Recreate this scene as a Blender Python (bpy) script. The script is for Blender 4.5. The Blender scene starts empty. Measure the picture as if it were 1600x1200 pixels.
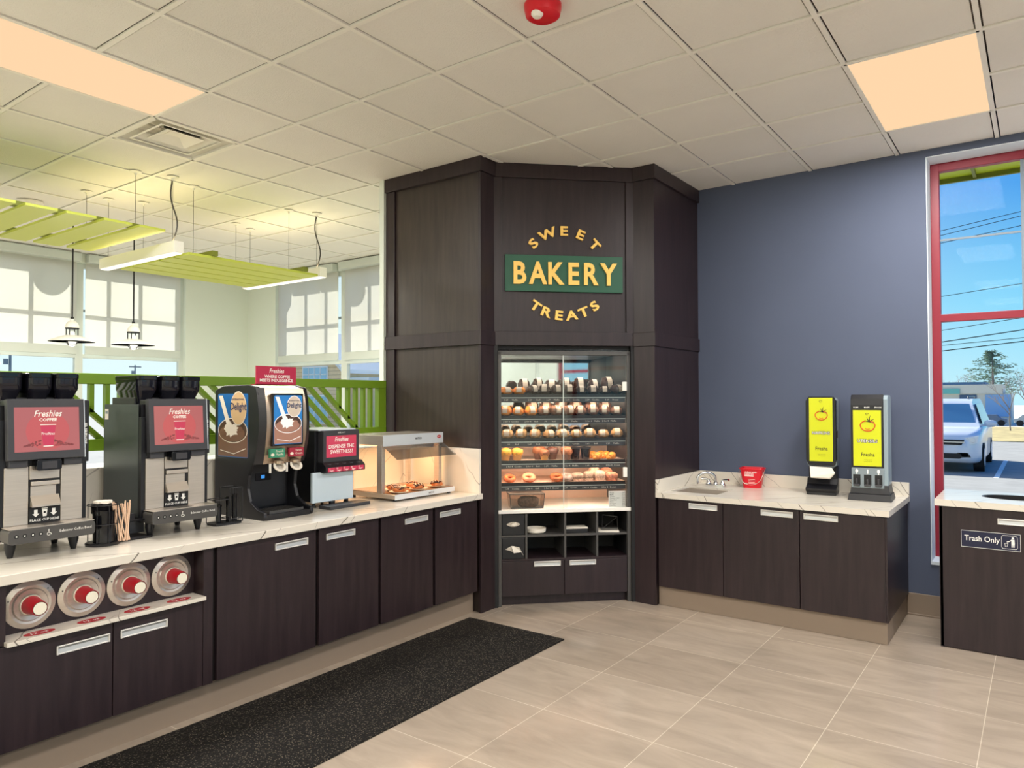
import bpy, bmesh, math, random
from mathutils import Matrix, Vector

SC = bpy.context.scene
COL = SC.collection
rnd = random.Random(7)
PI = math.pi

# ------------------------------------------------------------------ camera
F_PX, YAW, PITCH, ROLL = 1126.5, 0.632516, 0.0206766, -0.0025522
cam_data = bpy.data.cameras.new('camera')
cam_data.sensor_width = 36.0
cam_data.sensor_fit = 'HORIZONTAL'
cam_data.lens = 36.0 * F_PX / 1600.0
cam_data.clip_start, cam_data.clip_end = 0.05, 500
cam = bpy.data.objects.new('camera', cam_data)
COL.objects.link(cam)
cam.location = (0, 0, 1.56)
_fw = Vector((-math.sin(YAW) * math.cos(PITCH), math.cos(YAW) * math.cos(PITCH), math.sin(PITCH)))
_rt = Vector((math.cos(YAW), math.sin(YAW), 0))
_up = _rt.cross(_fw)
_r2 = math.cos(ROLL) * _rt + math.sin(ROLL) * _up
_u2 = -math.sin(ROLL) * _rt + math.cos(ROLL) * _up
cam.rotation_euler = Matrix((_r2, _u2, -_fw)).transposed().to_euler()
SC.camera = cam

# ------------------------------------------------------------------ view, sky, sun
SC.view_settings.view_transform = 'Standard'
SC.view_settings.look = 'None'
SC.view_settings.gamma = 1.0
SC.view_settings.use_curve_mapping = False
SC.view_settings.exposure = 0.42
SC.cycles.max_bounces = 10
SC.cycles.diffuse_bounces = 5
SC.cycles.transparent_max_bounces = 24
SC.cycles.sample_clamp_indirect = 6.0
SC.cycles.caustics_reflective = False
SC.cycles.caustics_refractive = False

def lin(r, g, b):
    f = lambda c: (c / 255) / 12.92 if c / 255 <= 0.04045 else ((c / 255 + 0.055) / 1.055) ** 2.4
    return (f(r), f(g), f(b), 1.0)

world = bpy.data.worlds.new('sky_world')
SC.world = world
world.use_nodes = True
_nt = world.node_tree
_nt.nodes.clear()
_out = _nt.nodes.new('ShaderNodeOutputWorld')
_bg = _nt.nodes.new('ShaderNodeBackground')
_tc = _nt.nodes.new('ShaderNodeTexCoord')
_sep = _nt.nodes.new('ShaderNodeSeparateXYZ')
_ramp = _nt.nodes.new('ShaderNodeValToRGB')
_ramp.color_ramp.elements[0].position = 0.0
_ramp.color_ramp.elements[0].color = lin(190, 236, 248)
_ramp.color_ramp.elements[1].position = 0.55
_ramp.color_ramp.elements[1].color = lin(40, 110, 205)
_e = _ramp.color_ramp.elements.new(0.11); _e.color = lin(126, 210, 248)
_e = _ramp.color_ramp.elements.new(0.24); _e.color = lin(46, 152, 234)
_az = _nt.nodes.new('ShaderNodeMapRange')          # whiter towards the sun's side of the sky
_az.inputs['From Min'].default_value = 0.05
_az.inputs['From Max'].default_value = -0.75
_az.inputs['To Min'].default_value = 0.0
_az.inputs['To Max'].default_value = 0.85
_mix = _nt.nodes.new('ShaderNodeMix'); _mix.data_type = 'RGBA'
_mix.inputs['B'].default_value = (0.86, 0.98, 0.96, 1)
_nt.links.new(_tc.outputs['Generated'], _sep.inputs[0])
_nt.links.new(_sep.outputs['Z'], _ramp.inputs[0])
_nt.links.new(_sep.outputs['X'], _az.inputs[0])
_nt.links.new(_az.outputs[0], _mix.inputs['Factor'])
_nt.links.new(_ramp.outputs[0], _mix.inputs['A'])
_nt.links.new(_mix.outputs['Result'], _bg.inputs[0])
_bg.inputs[1].default_value = 0.82
_nt.links.new(_bg.outputs[0], _out.inputs[0])

SUN_FROM = Vector((-math.cos(0.66) * math.cos(0.66), math.cos(0.66) * math.sin(0.66), math.sin(0.66)))
_sun = bpy.data.lights.new('sun', 'SUN')
_sun.energy = 7.0
_sun.angle = 0.009
_sun.color = (1.0, 0.95, 0.86)
sun = bpy.data.objects.new('sun', _sun)
COL.objects.link(sun)
sun.rotation_euler = SUN_FROM.to_track_quat('Z', 'Y').to_euler()
sun.location = (-8, 4, 12)

PANEL_W = 50.0        # watts of each recessed ceiling panel
PANEL_COL = (1.0, 0.965, 0.93)

# ------------------------------------------------------------------ materials
def new_mat(name):
    m = bpy.data.materials.new(name)
    m.use_nodes = True
    return m, m.node_tree, m.node_tree.nodes['Principled BSDF']

def node(nt, kind, **kw):
    n = nt.nodes.new(kind)
    for k, v in kw.items():
        setattr(n, k, v)
    return n

def mat(name, col, rough=0.5, metal=0.0, spec=0.5, noise=0.0, nscale=8.0, bump=0.0, bscale=60.0, stretch=(1, 1, 1), emit=None, estr=0.0, trans=0.0, alpha=1.0, coat=0.0):
    m, nt, b = new_mat(name)
    c = lin(*col) if max(col) > 1.0 else (*col, 1.0)
    b.inputs['Base Color'].default_value = c
    b.inputs['Roughness'].default_value = rough
    b.inputs['Metallic'].default_value = metal
    b.inputs['Specular IOR Level'].default_value = spec
    b.inputs['Coat Weight'].default_value = coat
    b.inputs['Transmission Weight'].default_value = trans
    b.inputs['Alpha'].default_value = alpha
    if emit:
        b.inputs['Emission Color'].default_value = lin(*emit)
        b.inputs['Emission Strength'].default_value = estr
    if noise or bump:
        tc = node(nt, 'ShaderNodeTexCoord')
        mp = node(nt, 'ShaderNodeMapping')
        mp.inputs['Scale'].default_value = stretch
        nt.links.new(tc.outputs['Object'], mp.inputs[0])
    if noise:
        n = node(nt, 'ShaderNodeTexNoise')
        n.inputs['Scale'].default_value = nscale
        n.inputs['Detail'].default_value = 5
        nt.links.new(mp.outputs[0], n.inputs['Vector'])
        r = node(nt, 'ShaderNodeMapRange')
        r.inputs['From Min'].default_value = 0.3
        r.inputs['From Max'].default_value = 0.7
        r.inputs['To Min'].default_value = 1 - noise
        r.inputs['To Max'].default_value = 1 + noise
        nt.links.new(n.outputs['Fac'], r.inputs[0])
        mx = node(nt, 'ShaderNodeMix', data_type='RGBA', blend_type='MULTIPLY')
        mx.inputs['Factor'].default_value = 1
        mx.inputs['A'].default_value = c
        nt.links.new(r.outputs[0], mx.inputs['B'])
        nt.links.new(mx.outputs['Result'], b.inputs['Base Color'])
    if bump:
        n2 = node(nt, 'ShaderNodeTexNoise')
        n2.inputs['Scale'].default_value = bscale
        n2.inputs['Detail'].default_value = 4
        nt.links.new(mp.outputs[0], n2.inputs['Vector'])
        bp = node(nt, 'ShaderNodeBump')
        bp.inputs['Strength'].default_value = bump
        bp.inputs['Distance'].default_value = 0.01
        nt.links.new(n2.outputs['Fac'], bp.inputs['Height'])
        nt.links.new(bp.outputs[0], b.inputs['Normal'])
    return m

def glass_mat(name, tint=(0.96, 0.98, 0.98), refl=1.0):
    m = bpy.data.materials.new(name)
    m.use_nodes = True
    nt = m.node_tree
    nt.nodes.clear()
    out = node(nt, 'ShaderNodeOutputMaterial')
    tr = node(nt, 'ShaderNodeBsdfTransparent')
    tr.inputs[0].default_value = (*tint, 1)
    gl = node(nt, 'ShaderNodeBsdfGlossy')
    gl.inputs['Roughness'].default_value = 0.02
    fr = node(nt, 'ShaderNodeFresnel')
    fr.inputs[0].default_value = 1.45
    ms = node(nt, 'ShaderNodeMixShader')
    fm = node(nt, 'ShaderNodeMath', operation='MULTIPLY'); fm.inputs[1].default_value = refl
    nt.links.new(fr.outputs[0], fm.inputs[0]); nt.links.new(fm.outputs[0], ms.inputs[0])
    nt.links.new(tr.outputs[0], ms.inputs[1])
    nt.links.new(gl.outputs[0], ms.inputs[2])
    nt.links.new(ms.outputs[0], out.inputs[0])
    return m

def emit_mat(name, col, strength):
    m = bpy.data.materials.new(name)
    m.use_nodes = True
    nt = m.node_tree
    nt.nodes.clear()
    out = node(nt, 'ShaderNodeOutputMaterial')
    em = node(nt, 'ShaderNodeEmission')
    em.inputs[0].default_value = lin(*col) if max(col) > 1 else (*col, 1)
    em.inputs[1].default_value = strength
    nt.links.new(em.outputs[0], out.inputs[0])
    return m

def wood_mat(name, c1, c2, rough=0.38):
    m, nt, b = new_mat(name)
    tc = node(nt, 'ShaderNodeTexCoord')
    mp = node(nt, 'ShaderNodeMapping')
    mp.inputs['Scale'].default_value = (9, 9, 0.7)
    n = node(nt, 'ShaderNodeTexNoise')
    n.inputs['Scale'].default_value = 3.0
    n.inputs['Detail'].default_value = 7
    n.inputs['Roughness'].default_value = 0.62
    n.inputs['Distortion'].default_value = 0.4
    r = node(nt, 'ShaderNodeValToRGB')
    r.color_ramp.elements[0].position = 0.32
    r.color_ramp.elements[0].color = lin(*c1)
    r.color_ramp.elements[1].position = 0.72
    r.color_ramp.elements[1].color = lin(*c2)
    nt.links.new(tc.outputs['Object'], mp.inputs[0])
    nt.links.new(mp.outputs[0], n.inputs['Vector'])
    nt.links.new(n.outputs['Fac'], r.inputs[0])
    nt.links.new(r.outputs[0], b.inputs['Base Color'])
    b.inputs['Roughness'].default_value = rough
    b.inputs['Specular IOR Level'].default_value = 0.45
    return m

def marble_mat(name):
    m, nt, b = new_mat(name)
    tc = node(nt, 'ShaderNodeTexCoord')
    outs = []
    for rot, sc, dist, w, dep, seed in (((0.35, 0.45, 0.62), 1.25, 3.4, 0.00055, 0.9, 0.0), ((0.55, 0.2, 0.95), 1.9, 4.2, 0.00045, 0.65, 7.3)):
        mp = node(nt, 'ShaderNodeMapping')
        mp.inputs['Rotation'].default_value = rot
        mp.inputs['Location'].default_value = (seed, seed * 0.7, seed * 0.3)
        nt.links.new(tc.outputs['Object'], mp.inputs[0])
        wv = node(nt, 'ShaderNodeTexWave')
        wv.inputs['Scale'].default_value = sc
        wv.inputs['Distortion'].default_value = dist
        wv.inputs['Detail'].default_value = 4
        wv.inputs['Detail Scale'].default_value = 0.9
        wv.inputs['Detail Roughness'].default_value = 0.5
        nt.links.new(mp.outputs[0], wv.inputs['Vector'])
        r = node(nt, 'ShaderNodeMapRange')
        r.inputs['From Min'].default_value = 1 - w * 2.2
        r.inputs['From Max'].default_value = 1 - w * 0.3
        r.inputs['To Min'].default_value = 0.0
        r.inputs['To Max'].default_value = dep
        nt.links.new(wv.outputs['Fac'], r.inputs[0])
        n = node(nt, 'ShaderNodeTexNoise')
        n.inputs['Scale'].default_value = 1.7
        n.inputs['Detail'].default_value = 2
        nt.links.new(mp.outputs[0], n.inputs['Vector'])
        k = node(nt, 'ShaderNodeMapRange')
        k.inputs['From Min'].default_value = 0.40
        k.inputs['From Max'].default_value = 0.52
        nt.links.new(n.outputs['Fac'], k.inputs[0])
        mu = node(nt, 'ShaderNodeMath', operation='MULTIPLY')
        nt.links.new(r.outputs[0], mu.inputs[0]); nt.links.new(k.outputs[0], mu.inputs[1])
        outs.append(mu)
    mxm = node(nt, 'ShaderNodeMath', operation='MAXIMUM')
    nt.links.new(outs[0].outputs[0], mxm.inputs[0]); nt.links.new(outs[1].outputs[0], mxm.inputs[1])
    mx = node(nt, 'ShaderNodeMix', data_type='RGBA')
    mx.inputs['A'].default_value = (0.74, 0.69, 0.60, 1)
    mx.inputs['B'].default_value = (0.10, 0.08, 0.06, 1)
    nt.links.new(mxm.outputs[0], mx.inputs['Factor'])
    nt.links.new(mx.outputs['Result'], b.inputs['Base Color'])
    b.inputs['Roughness'].default_value = 0.18
    return m

def floor_mat(name):
    m, nt, b = new_mat(name)
    tc = node(nt, 'ShaderNodeTexCoord')
    mp = node(nt, 'ShaderNodeMapping')
    mp.inputs['Location'].default_value = (2.04 + 6.0, -3.64 + 6.0, 0)
    nt.links.new(tc.outputs['Object'], mp.inputs[0])
    br = node(nt, 'ShaderNodeTexBrick')
    br.offset = 0.0
    br.inputs['Scale'].default_value = 1.0
    br.inputs['Brick Width'].default_value = 0.6
    br.inputs['Row Height'].default_value = 0.6
    br.inputs['Mortar Size'].default_value = 0.0017
    br.inputs['Mortar Smooth'].default_value = 0.0
    br.inputs['Color1'].default_value = (0.320, 0.262, 0.204, 1)
    br.inputs['Color2'].default_value = (0.372, 0.308, 0.243, 1)
    br.inputs['Mortar'].default_value = (0.56, 0.48, 0.38, 1)
    nt.links.new(mp.outputs[0], br.inputs['Vector'])
    mp2 = node(nt, 'ShaderNodeMapping')
    mp2.inputs['Rotation'].default_value = (0, 0, 0.5)
    mp2.inputs['Scale'].default_value = (1.1, 4.2, 1)
    nt.links.new(tc.outputs['Object'], mp2.inputs[0])
    n = node(nt, 'ShaderNodeTexNoise')
    n.inputs['Scale'].default_value = 1.6
    n.inputs['Detail'].default_value = 8
    n.inputs['Roughness'].default_value = 0.62
    n.inputs['Distortion'].default_value = 0.6
    nt.links.new(mp2.outputs[0], n.inputs['Vector'])
    r = node(nt, 'ShaderNodeMapRange')
    r.inputs['From Min'].default_value = 0.3
    r.inputs['From Max'].default_value = 0.75
    r.inputs['To Min'].default_value = 0.86
    r.inputs['To Max'].default_value = 1.28
    nt.links.new(n.outputs['Fac'], r.inputs[0])
    mx = node(nt, 'ShaderNodeMix', data_type='RGBA', blend_type='MULTIPLY')
    mx.inputs['Factor'].default_value = 1
    nt.links.new(br.outputs['Color'], mx.inputs['A'])
    nt.links.new(r.outputs[0], mx.inputs['B'])
    nt.links.new(mx.outputs['Result'], b.inputs['Base Color'])
    b.inputs['Roughness'].default_value = 0.17
    b.inputs['Specular IOR Level'].default_value = 0.65
    return m

def mat_rubber(name):
    m, nt, b = new_mat(name)
    tc = node(nt, 'ShaderNodeTexCoord')
    v = node(nt, 'ShaderNodeTexVoronoi')
    v.inputs['Scale'].default_value = 95
    nt.links.new(tc.outputs['Object'], v.inputs['Vector'])
    r = node(nt, 'ShaderNodeValToRGB')
    r.color_ramp.elements[0].position = 0.10
    r.color_ramp.elements[0].color = (0.17, 0.145, 0.11, 1)
    r.color_ramp.elements[1].position = 0.34
    r.color_ramp.elements[1].color = (0.009, 0.008, 0.007, 1)
    nt.links.new(v.outputs['Distance'], r.inputs[0])
    nt.links.new(r.outputs[0], b.inputs['Base Color'])
    bp = node(nt, 'ShaderNodeBump')
    bp.inputs['Strength'].default_value = 0.9
    bp.inputs['Distance'].default_value = 0.004
    bp.invert = True
    nt.links.new(v.outputs['Distance'], bp.inputs['Height'])
    nt.links.new(bp.outputs[0], b.inputs['Normal'])
    b.inputs['Roughness'].default_value = 0.75
    b.inputs['Specular IOR Level'].default_value = 0.2
    return m

def blind_mat(name):
    m = bpy.data.materials.new(name)
    m.use_nodes = True
    nt = m.node_tree
    nt.nodes.clear()
    out = node(nt, 'ShaderNodeOutputMaterial')
    d = node(nt, 'ShaderNodeBsdfDiffuse'); d.inputs[0].default_value = (0.80, 0.79, 0.74, 1)
    t = node(nt, 'ShaderNodeBsdfTranslucent'); t.inputs[0].default_value = (0.86, 0.85, 0.80, 1)
    ms = node(nt, 'ShaderNodeMixShader'); ms.inputs[0].default_value = 0.66
    tp = node(nt, 'ShaderNodeBsdfTransparent'); tp.inputs[0].default_value = (1, 1, 1, 1)
    m2 = node(nt, 'ShaderNodeMixShader'); m2.inputs[0].default_value = 0.07
    nt.links.new(d.outputs[0], ms.inputs[1]); nt.links.new(t.outputs[0], ms.inputs[2])
    nt.links.new(ms.outputs[0], m2.inputs[1]); nt.links.new(tp.outputs[0], m2.inputs[2])
    nt.links.new(m2.outputs[0], out.inputs[0])
    return m

WOOD = wood_mat('espresso_wood', (33, 23, 27), (50, 37, 40))
WOOD_SHEEN = wood_mat('espresso_wood_sheen', (45, 37, 35), (62, 52, 47))  # espresso with window reflections mixed into a lighter colour
WOOD_D = mat('wood_dark_inside', (18, 13, 12), 0.5)
MARBLE = marble_mat('marble_quartz')
FLOOR = floor_mat('floor_tile')
CEIL = mat('ceiling_tile', (236, 234, 228), 0.95, bump=0.35, bscale=130, noise=0.03, nscale=1.2)
GRID = mat('ceiling_grid_metal', (242, 240, 232), 0.6)
BLUE = mat('blue_wall_paint', (82, 91, 113), 0.75, noise=0.02, nscale=3)
CREAM = mat('cream_wall_paint', (222, 230, 220), 0.85)
REVEAL = mat('reveal_white_daylit', (214, 224, 232), 0.7)  # white with the blue of the daylight tinted into it
RUBBER_BASE = mat('taupe_rubber_base', (140, 124, 108), 0.45)
MAROON = mat('maroon_frame', (138, 18, 42), 0.4)
ALU = mat('window_aluminium', (206, 214, 208), 0.4)
MUNTIN = mat('grey_muntin', (120, 134, 146), 0.5)
GLASS = glass_mat('window_glass', refl=0.10)
GLASS_AR = glass_mat('window_glass_coated', refl=0.035)
CASE_GLASS = glass_mat('case_glass', (0.97, 0.98, 0.98), 0.6)
SMOKE_GLASS = glass_mat('smoked_glass', (0.86, 0.84, 0.80), 0.8)
BLIND = blind_mat('roller_blind_fabric')
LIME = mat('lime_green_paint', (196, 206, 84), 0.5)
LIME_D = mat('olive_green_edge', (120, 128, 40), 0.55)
RAIL = mat('rail_green_paint', (112, 148, 28), 0.45)
STEEL = mat('brushed_steel', (206, 196, 184), 0.34, 0.7, noise=0.06, nscale=6, stretch=(1, 1, 30))
STEEL_W = mat('bright_steel', (226, 232, 238), 0.3, 0.35)
CHROME = mat('chrome', (222, 222, 222), 0.08, 1.0)
NICKEL = mat('handle_nickel', (236, 234, 228), 0.28, 0.45)
HANDLE_IN = mat('handle_recess', (206, 208, 208), 0.3, 0.5)
BRONZE = mat('brushed_bronze', (190, 168, 146), 0.3, 0.8, noise=0.05, nscale=8, stretch=(1, 30, 1))
BLACK = mat('black_plastic', (24, 24, 28), 0.38)
BLACK_G = mat('black_gloss', (12, 13, 18), 0.12)
BLACK_M = mat('black_matte', (16, 16, 18), 0.6)
CHAR = mat('charcoal_plastic', (58, 58, 62), 0.42)
GREY_P = mat('grey_plastic', (128, 140, 146), 0.35)
GREY_D = mat('dark_grey_metal', (84, 82, 80), 0.4, 0.4)
SIDE_G = mat('machine_side_grey', (58, 66, 66), 0.35)
HOPPER = mat('smoked_hopper', (22, 22, 30), 0.07)
WHITE = mat('white_plastic', (238, 236, 228), 0.45)
WHITE_F = mat('white_print', (244, 242, 236), 0.6)
PAPER = mat('white_paper', (236, 228, 214), 0.8)
RED = mat('bucket_red', (214, 14, 38), 0.35)
CUP_RED = mat('cup_red', (186, 14, 34), 0.4)
CUP_WHITE = mat('cup_white', (234, 228, 208), 0.6)
CRIMSON = mat('sign_crimson', (182, 24, 66), 0.45)
STICKER = mat('sticker_red', (178, 26, 44), 0.5)
YELLOW = mat('poster_yellow', (206, 212, 14), 0.4)
TOMATO = mat('print_orange_red', (214, 58, 24), 0.5)
INK = mat('print_black', (26, 26, 22), 0.6)
GOLD = mat('gold_letters', (250, 204, 104), 0.4, 0.1)
SIGN_G = mat('sign_green', (22, 84, 60), 0.45)
NAVY = mat('navy_sign', (22, 26, 56), 0.5)
MAT_R = mat_rubber('rubber_mat')
MIRROR = mat('mirror_glass', (216, 220, 220), 0.03, 1.0)
PANEL_E = emit_mat('light_diffuser', (255, 216, 172), 0.75)
BAR_E = emit_mat('light_bar_diffuser', (255, 250, 232), 1.2)
LED_E = emit_mat('case_led', (255, 222, 192), 70.0)
SCREEN_R = mat('screen_red', (70, 30, 32), 0.15, emit=(200, 116, 112), estr=0.56)
SCREEN_RC = mat('screen_red_glow', (70, 30, 32), 0.2, emit=(214, 100, 98), estr=0.60)
SCREEN_R2 = mat('screen_red_deep', (80, 24, 36), 0.15, emit=(218, 66, 92), estr=0.60)
SCREEN_B = mat('screen_blue', (34, 110, 176), 0.2, emit=(34, 112, 178), estr=0.35)
COFFEE_P = mat('print_coffee', (120, 84, 66), 0.4)
COFFEE_D = mat('print_coffee_dark', (78, 52, 40), 0.4)
CREAM_P = mat('print_cream', (232, 220, 202), 0.4)
BADGE_O = mat('badge_tan', (214, 178, 132), 0.45)
BADGE_B = mat('badge_navy', (24, 44, 92), 0.45)
GREEN_L = mat('label_green', (56, 140, 108), 0.5)
RED_L = mat('label_red', (160, 36, 58), 0.5)
WOODSTICK = mat('stir_stick_wood', (222, 186, 156), 0.7)
BRASS_LED = emit_mat('blue_display', (70, 150, 230), 0.8)

# ------------------------------------------------------------------ mesh helpers
class G:
    """Collects shapes and builds them as ONE mesh object."""
    def __init__(self):
        self.v, self.f, self.m, self.mi = [], [], [], 0
        self.M = None
    def mat(self, i):
        self.mi = i
        return self
    def add(self, vs, fs):
        b = len(self.v)
        for p in vs:
            p = Vector(p)
            self.v.append(self.M @ p if self.M is not None else p)
        for f in fs:
            self.f.append([b + i for i in f]); self.m.append(self.mi)
        return self
    def box(self, x0, x1, y0, y1, z0, z1):
        vs = [(x, y, z) for z in (z0, z1) for y in (y0, y1) for x in (x0, x1)]
        return self.add(vs, [(0, 2, 3, 1), (4, 5, 7, 6), (0, 1, 5, 4), (2, 6, 7, 3), (0, 4, 6, 2), (1, 3, 7, 5)])
    def hexa(self, b, t):
        """b, t: four corners each (counter-clockwise from above)"""
        return self.add(list(b) + list(t), [(3, 2, 1, 0), (4, 5, 6, 7), (0, 1, 5, 4), (1, 2, 6, 5), (2, 3, 7, 6), (3, 0, 4, 7)])
    def frustum(self, x0, x1, y0, y1, z0, X0, X1, Y0, Y1, z1):
        return self.hexa([(x0, y0, z0), (x1, y0, z0), (x1, y1, z0), (x0, y1, z0)], [(X0, Y0, z1), (X1, Y0, z1), (X1, Y1, z1), (X0, Y1, z1)])
    def prism(self, pts, a0, a1, axis='y'):
        """pts: polygon (u, v) extruded along axis. axis y: (u,z); x: (y,z); z: (x,y)"""
        n = len(pts)
        if axis == 'y': mk = lambda u, v, a: (u, a, v)
        elif axis == 'x': mk = lambda u, v, a: (a, u, v)
        else: mk = lambda u, v, a: (u, v, a)
        vs = [mk(u, v, a0) for u, v in pts] + [mk(u, v, a1) for u, v in pts]
        fs = [list(range(n))[::-1], list(range(n, 2 * n))] + [(i, (i + 1) % n, n + (i + 1) % n, n + i) for i in range(n)]
        return self.add(vs, fs)
    def rbox(self, x0, x1, y0, y1, z0, z1, r, seg=4, axis='y'):
        """box with the four edges along axis rounded"""
        if axis == 'y': u0, u1, v0, v1, a0, a1 = x0, x1, z0, z1, y0, y1
        elif axis == 'x': u0, u1, v0, v1, a0, a1 = y0, y1, z0, z1, x0, x1
        else: u0, u1, v0, v1, a0, a1 = x0, x1, y0, y1, z0, z1
        return self.prism(rrect(u0, u1, v0, v1, r, seg), a0, a1, axis)
    def cyl(self, p0, p1, r0, r1=None, n=20, caps=True):
        r1 = r0 if r1 is None else r1
        p0, p1 = Vector(p0), Vector(p1)
        d = (p1 - p0).normalized()
        a = d.orthogonal().normalized(); b = d.cross(a)
        vs = [p0 + (a * math.cos(2 * PI * i / n) + b * math.sin(2 * PI * i / n)) * r0 for i in range(n)]
        vs += [p1 + (a * math.cos(2 * PI * i / n) + b * math.sin(2 * PI * i / n)) * r1 for i in range(n)]
        fs = [(i, (i + 1) % n, n + (i + 1) % n, n + i) for i in range(n)]
        if caps: fs += [list(range(n))[::-1], list(range(n, 2 * n))]
        return self.add(vs, fs)
    def tube(self, pts, r, n=8, closed=False):
        pts = [Vector(p) for p in pts]
        k = len(pts)
        rs = r if isinstance(r, (list, tuple)) else [r] * k
        vs, prev = [], None
        for i, p in enumerate(pts):
            if closed: d = (pts[(i + 1) % k] - pts[i - 1])
            else: d = pts[min(i + 1, k - 1)] - pts[max(i - 1, 0)]
            d.normalize()
            if prev is None: a = d.orthogonal().normalized()
            else:
                a = prev - d * prev.dot(d)
                a = a.normalized() if a.length > 1e-6 else d.orthogonal().normalized()
            prev = a
            b = d.cross(a)
            vs += [p + (a * math.cos(2 * PI * j / n) + b * math.sin(2 * PI * j / n)) * rs[i] for j in range(n)]
        fs = []
        for i in range(k if closed else k - 1):
            q = (i + 1) % k
            fs += [(i * n + j, i * n + (j + 1) % n, q * n + (j + 1) % n, q * n + j) for j in range(n)]
        if not closed: fs += [list(range(n))[::-1], list(range((k - 1) * n, k * n))]
        return self.add(vs, fs)
    def lathe(self, prof, c=(0, 0, 0), n=28, ax='z', sx=1.0, sy=1.0):
        """prof: (radius, height) pairs"""
        vs, k = [], len(prof)
        for r, h in prof:
            for i in range(n):
                a = 2 * PI * i / n
                u, w = r * math.cos(a) * sx, r * math.sin(a) * sy
                if ax == 'z': p = (c[0] + u, c[1] + w, c[2] + h)
                elif ax == 'y': p = (c[0] + u, c[1] - h, c[2] + w)      # height runs towards -y (out of a front face)
                else: p = (c[0] + h, c[1] + u, c[2] + w)
                vs.append(p)
        fs = []
        for j in range(k - 1):
            for i in range(n):
                fs.append((j * n + i, j * n + (i + 1) % n, (j + 1) * n + (i + 1) % n, (j + 1) * n + i))
        if prof[0][0] > 1e-5: fs.append(list(range(n))[::-1])
        if prof[-1][0] > 1e-5: fs.append(list(range((k - 1) * n, k * n)))
        return self.add(vs, fs)
    def blob(self, c, rx, ry, rz, nu=14, nv=9, p=1.0, jit=0.0, zmin=None, seed=0):
        """ellipsoid; p<1 squarer; jit roughens it; zmin flattens the bottom"""
        R = random.Random(seed)
        sg = lambda x: math.copysign(abs(x) ** p, x)
        vs = []
        for j in range(nv + 1):
            t = -PI / 2 + PI * j / nv
            for i in range(nu):
                a = 2 * PI * i / nu
                k = 1 + jit * (R.random() - 0.5) * (0 if j in (0, nv) else 1)
                z = sg(math.sin(t)) * rz * k
                if zmin is not None: z = max(z, zmin)
                vs.append((c[0] + sg(math.cos(t)) * sg(math.cos(a)) * rx * k, c[1] + sg(math.cos(t)) * sg(math.sin(a)) * ry * k, c[2] + z))
        fs = []
        for j in range(nv):
            for i in range(nu):
                fs.append((j * nu + i, j * nu + (i + 1) % nu, (j + 1) * nu + (i + 1) % nu, (j + 1) * nu + i))
        return self.add(vs, fs)
    def quad(self, a, b, c, d):
        return self.add([a, b, c, d], [(0, 1, 2, 3)])
    def poly(self, pts):
        return self.add(pts, [list(range(len(pts)))])
    def disc(self, c, r, y, n=24, rz=None):
        rz = rz or r
        return self.poly([(c[0] + r * math.cos(2 * PI * i / n), y, c[1] + rz * math.sin(2 * PI * i / n)) for i in range(n)])
    def text(self, s, size, at=(0, 0, 0), align='C', depth=0.0, bold=0.0, sx=1.0, M=None, res=3):
        """upright lettering in the xz plane facing -y, baseline at 'at'"""
        key = (s, round(bold, 4), depth > 0, res)
        if key not in _TXT:
            cu = bpy.data.curves.new('lettering', 'FONT')
            cu.body, cu.size, cu.offset, cu.resolution_u = s, 1.0, bold, res
            cu.extrude = 0.5 if depth > 0 else 0.0
            o = bpy.data.objects.new('lettering', cu)
            me = o.to_mesh()
            _TXT[key] = ([v.co.copy() for v in me.vertices], [list(p.vertices) for p in me.polygons])
            o.to_mesh_clear()
            bpy.data.objects.remove(o); bpy.data.curves.remove(cu)
        vs, fs = _TXT[key]
        if not vs: return self
        x0 = min(v.x for v in vs); x1 = max(v.x for v in vs)
        off = {'C': -(x0 + x1) / 2, 'L': -x0, 'R': -x1}[align]
        out = []
        for v in vs:
            p = Vector(((v.x + off) * size * sx, -(v.z + 0.5) * depth if depth > 0 else 0.0, v.y * size))
            if M is not None: p = M @ p
            out.append(p + Vector(at))
        return self.add(out, fs)
    def build(self, name, mats, parent=None, loc=None, rot=0.0, smooth=None, bevel=0.0, bseg=2):
        me = bpy.data.meshes.new(name)
        me.from_pydata([tuple(p) for p in self.v], [], self.f)
        for mt in (mats if isinstance(mats, (list, tuple)) else [mats]):
            me.materials.append(mt)
        for i, p in enumerate(me.polygons):
            p.material_index = self.m[i]
        bm = bmesh.new(); bm.from_mesh(me)
        bmesh.ops.recalc_face_normals(bm, faces=bm.faces)
        bm.to_mesh(me); bm.free()
        if smooth is not None:
            for p in me.polygons: p.use_smooth = True
            me.set_sharp_from_angle(angle=math.radians(smooth))
        me.update()
        o = bpy.data.objects.new(name, me)
        COL.objects.link(o)
        if parent is not None: o.parent = parent
        if loc is not None: o.location = loc
        if rot: o.rotation_euler = (0, 0, rot)
        if bevel:
            md = o.modifiers.new('bevel', 'BEVEL')
            md.width, md.segments, md.limit_method, md.angle_limit = bevel, bseg, 'ANGLE', math.radians(50)
            md.harden_normals = False
        return o
_TXT = {}

def rrect(u0, u1, v0, v1, r, seg=4):
    pts = []
    for cx, cy, a in ((u1 - r, v1 - r, 0), (u0 + r, v1 - r, 90), (u0 + r, v0 + r, 180), (u1 - r, v0 + r, 270)):
        for i in range(seg + 1):
            t = math.radians(a + 90 * i / seg)
            pts.append((cx + r * math.cos(t), cy + r * math.sin(t)))
    return pts

def arc(cx, cy, r, a0, a1, n=10):
    return [(cx + r * math.cos(math.radians(a0 + (a1 - a0) * i / n)), cy + r * math.sin(math.radians(a0 + (a1 - a0) * i / n))) for i in range(n + 1)]

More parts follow.
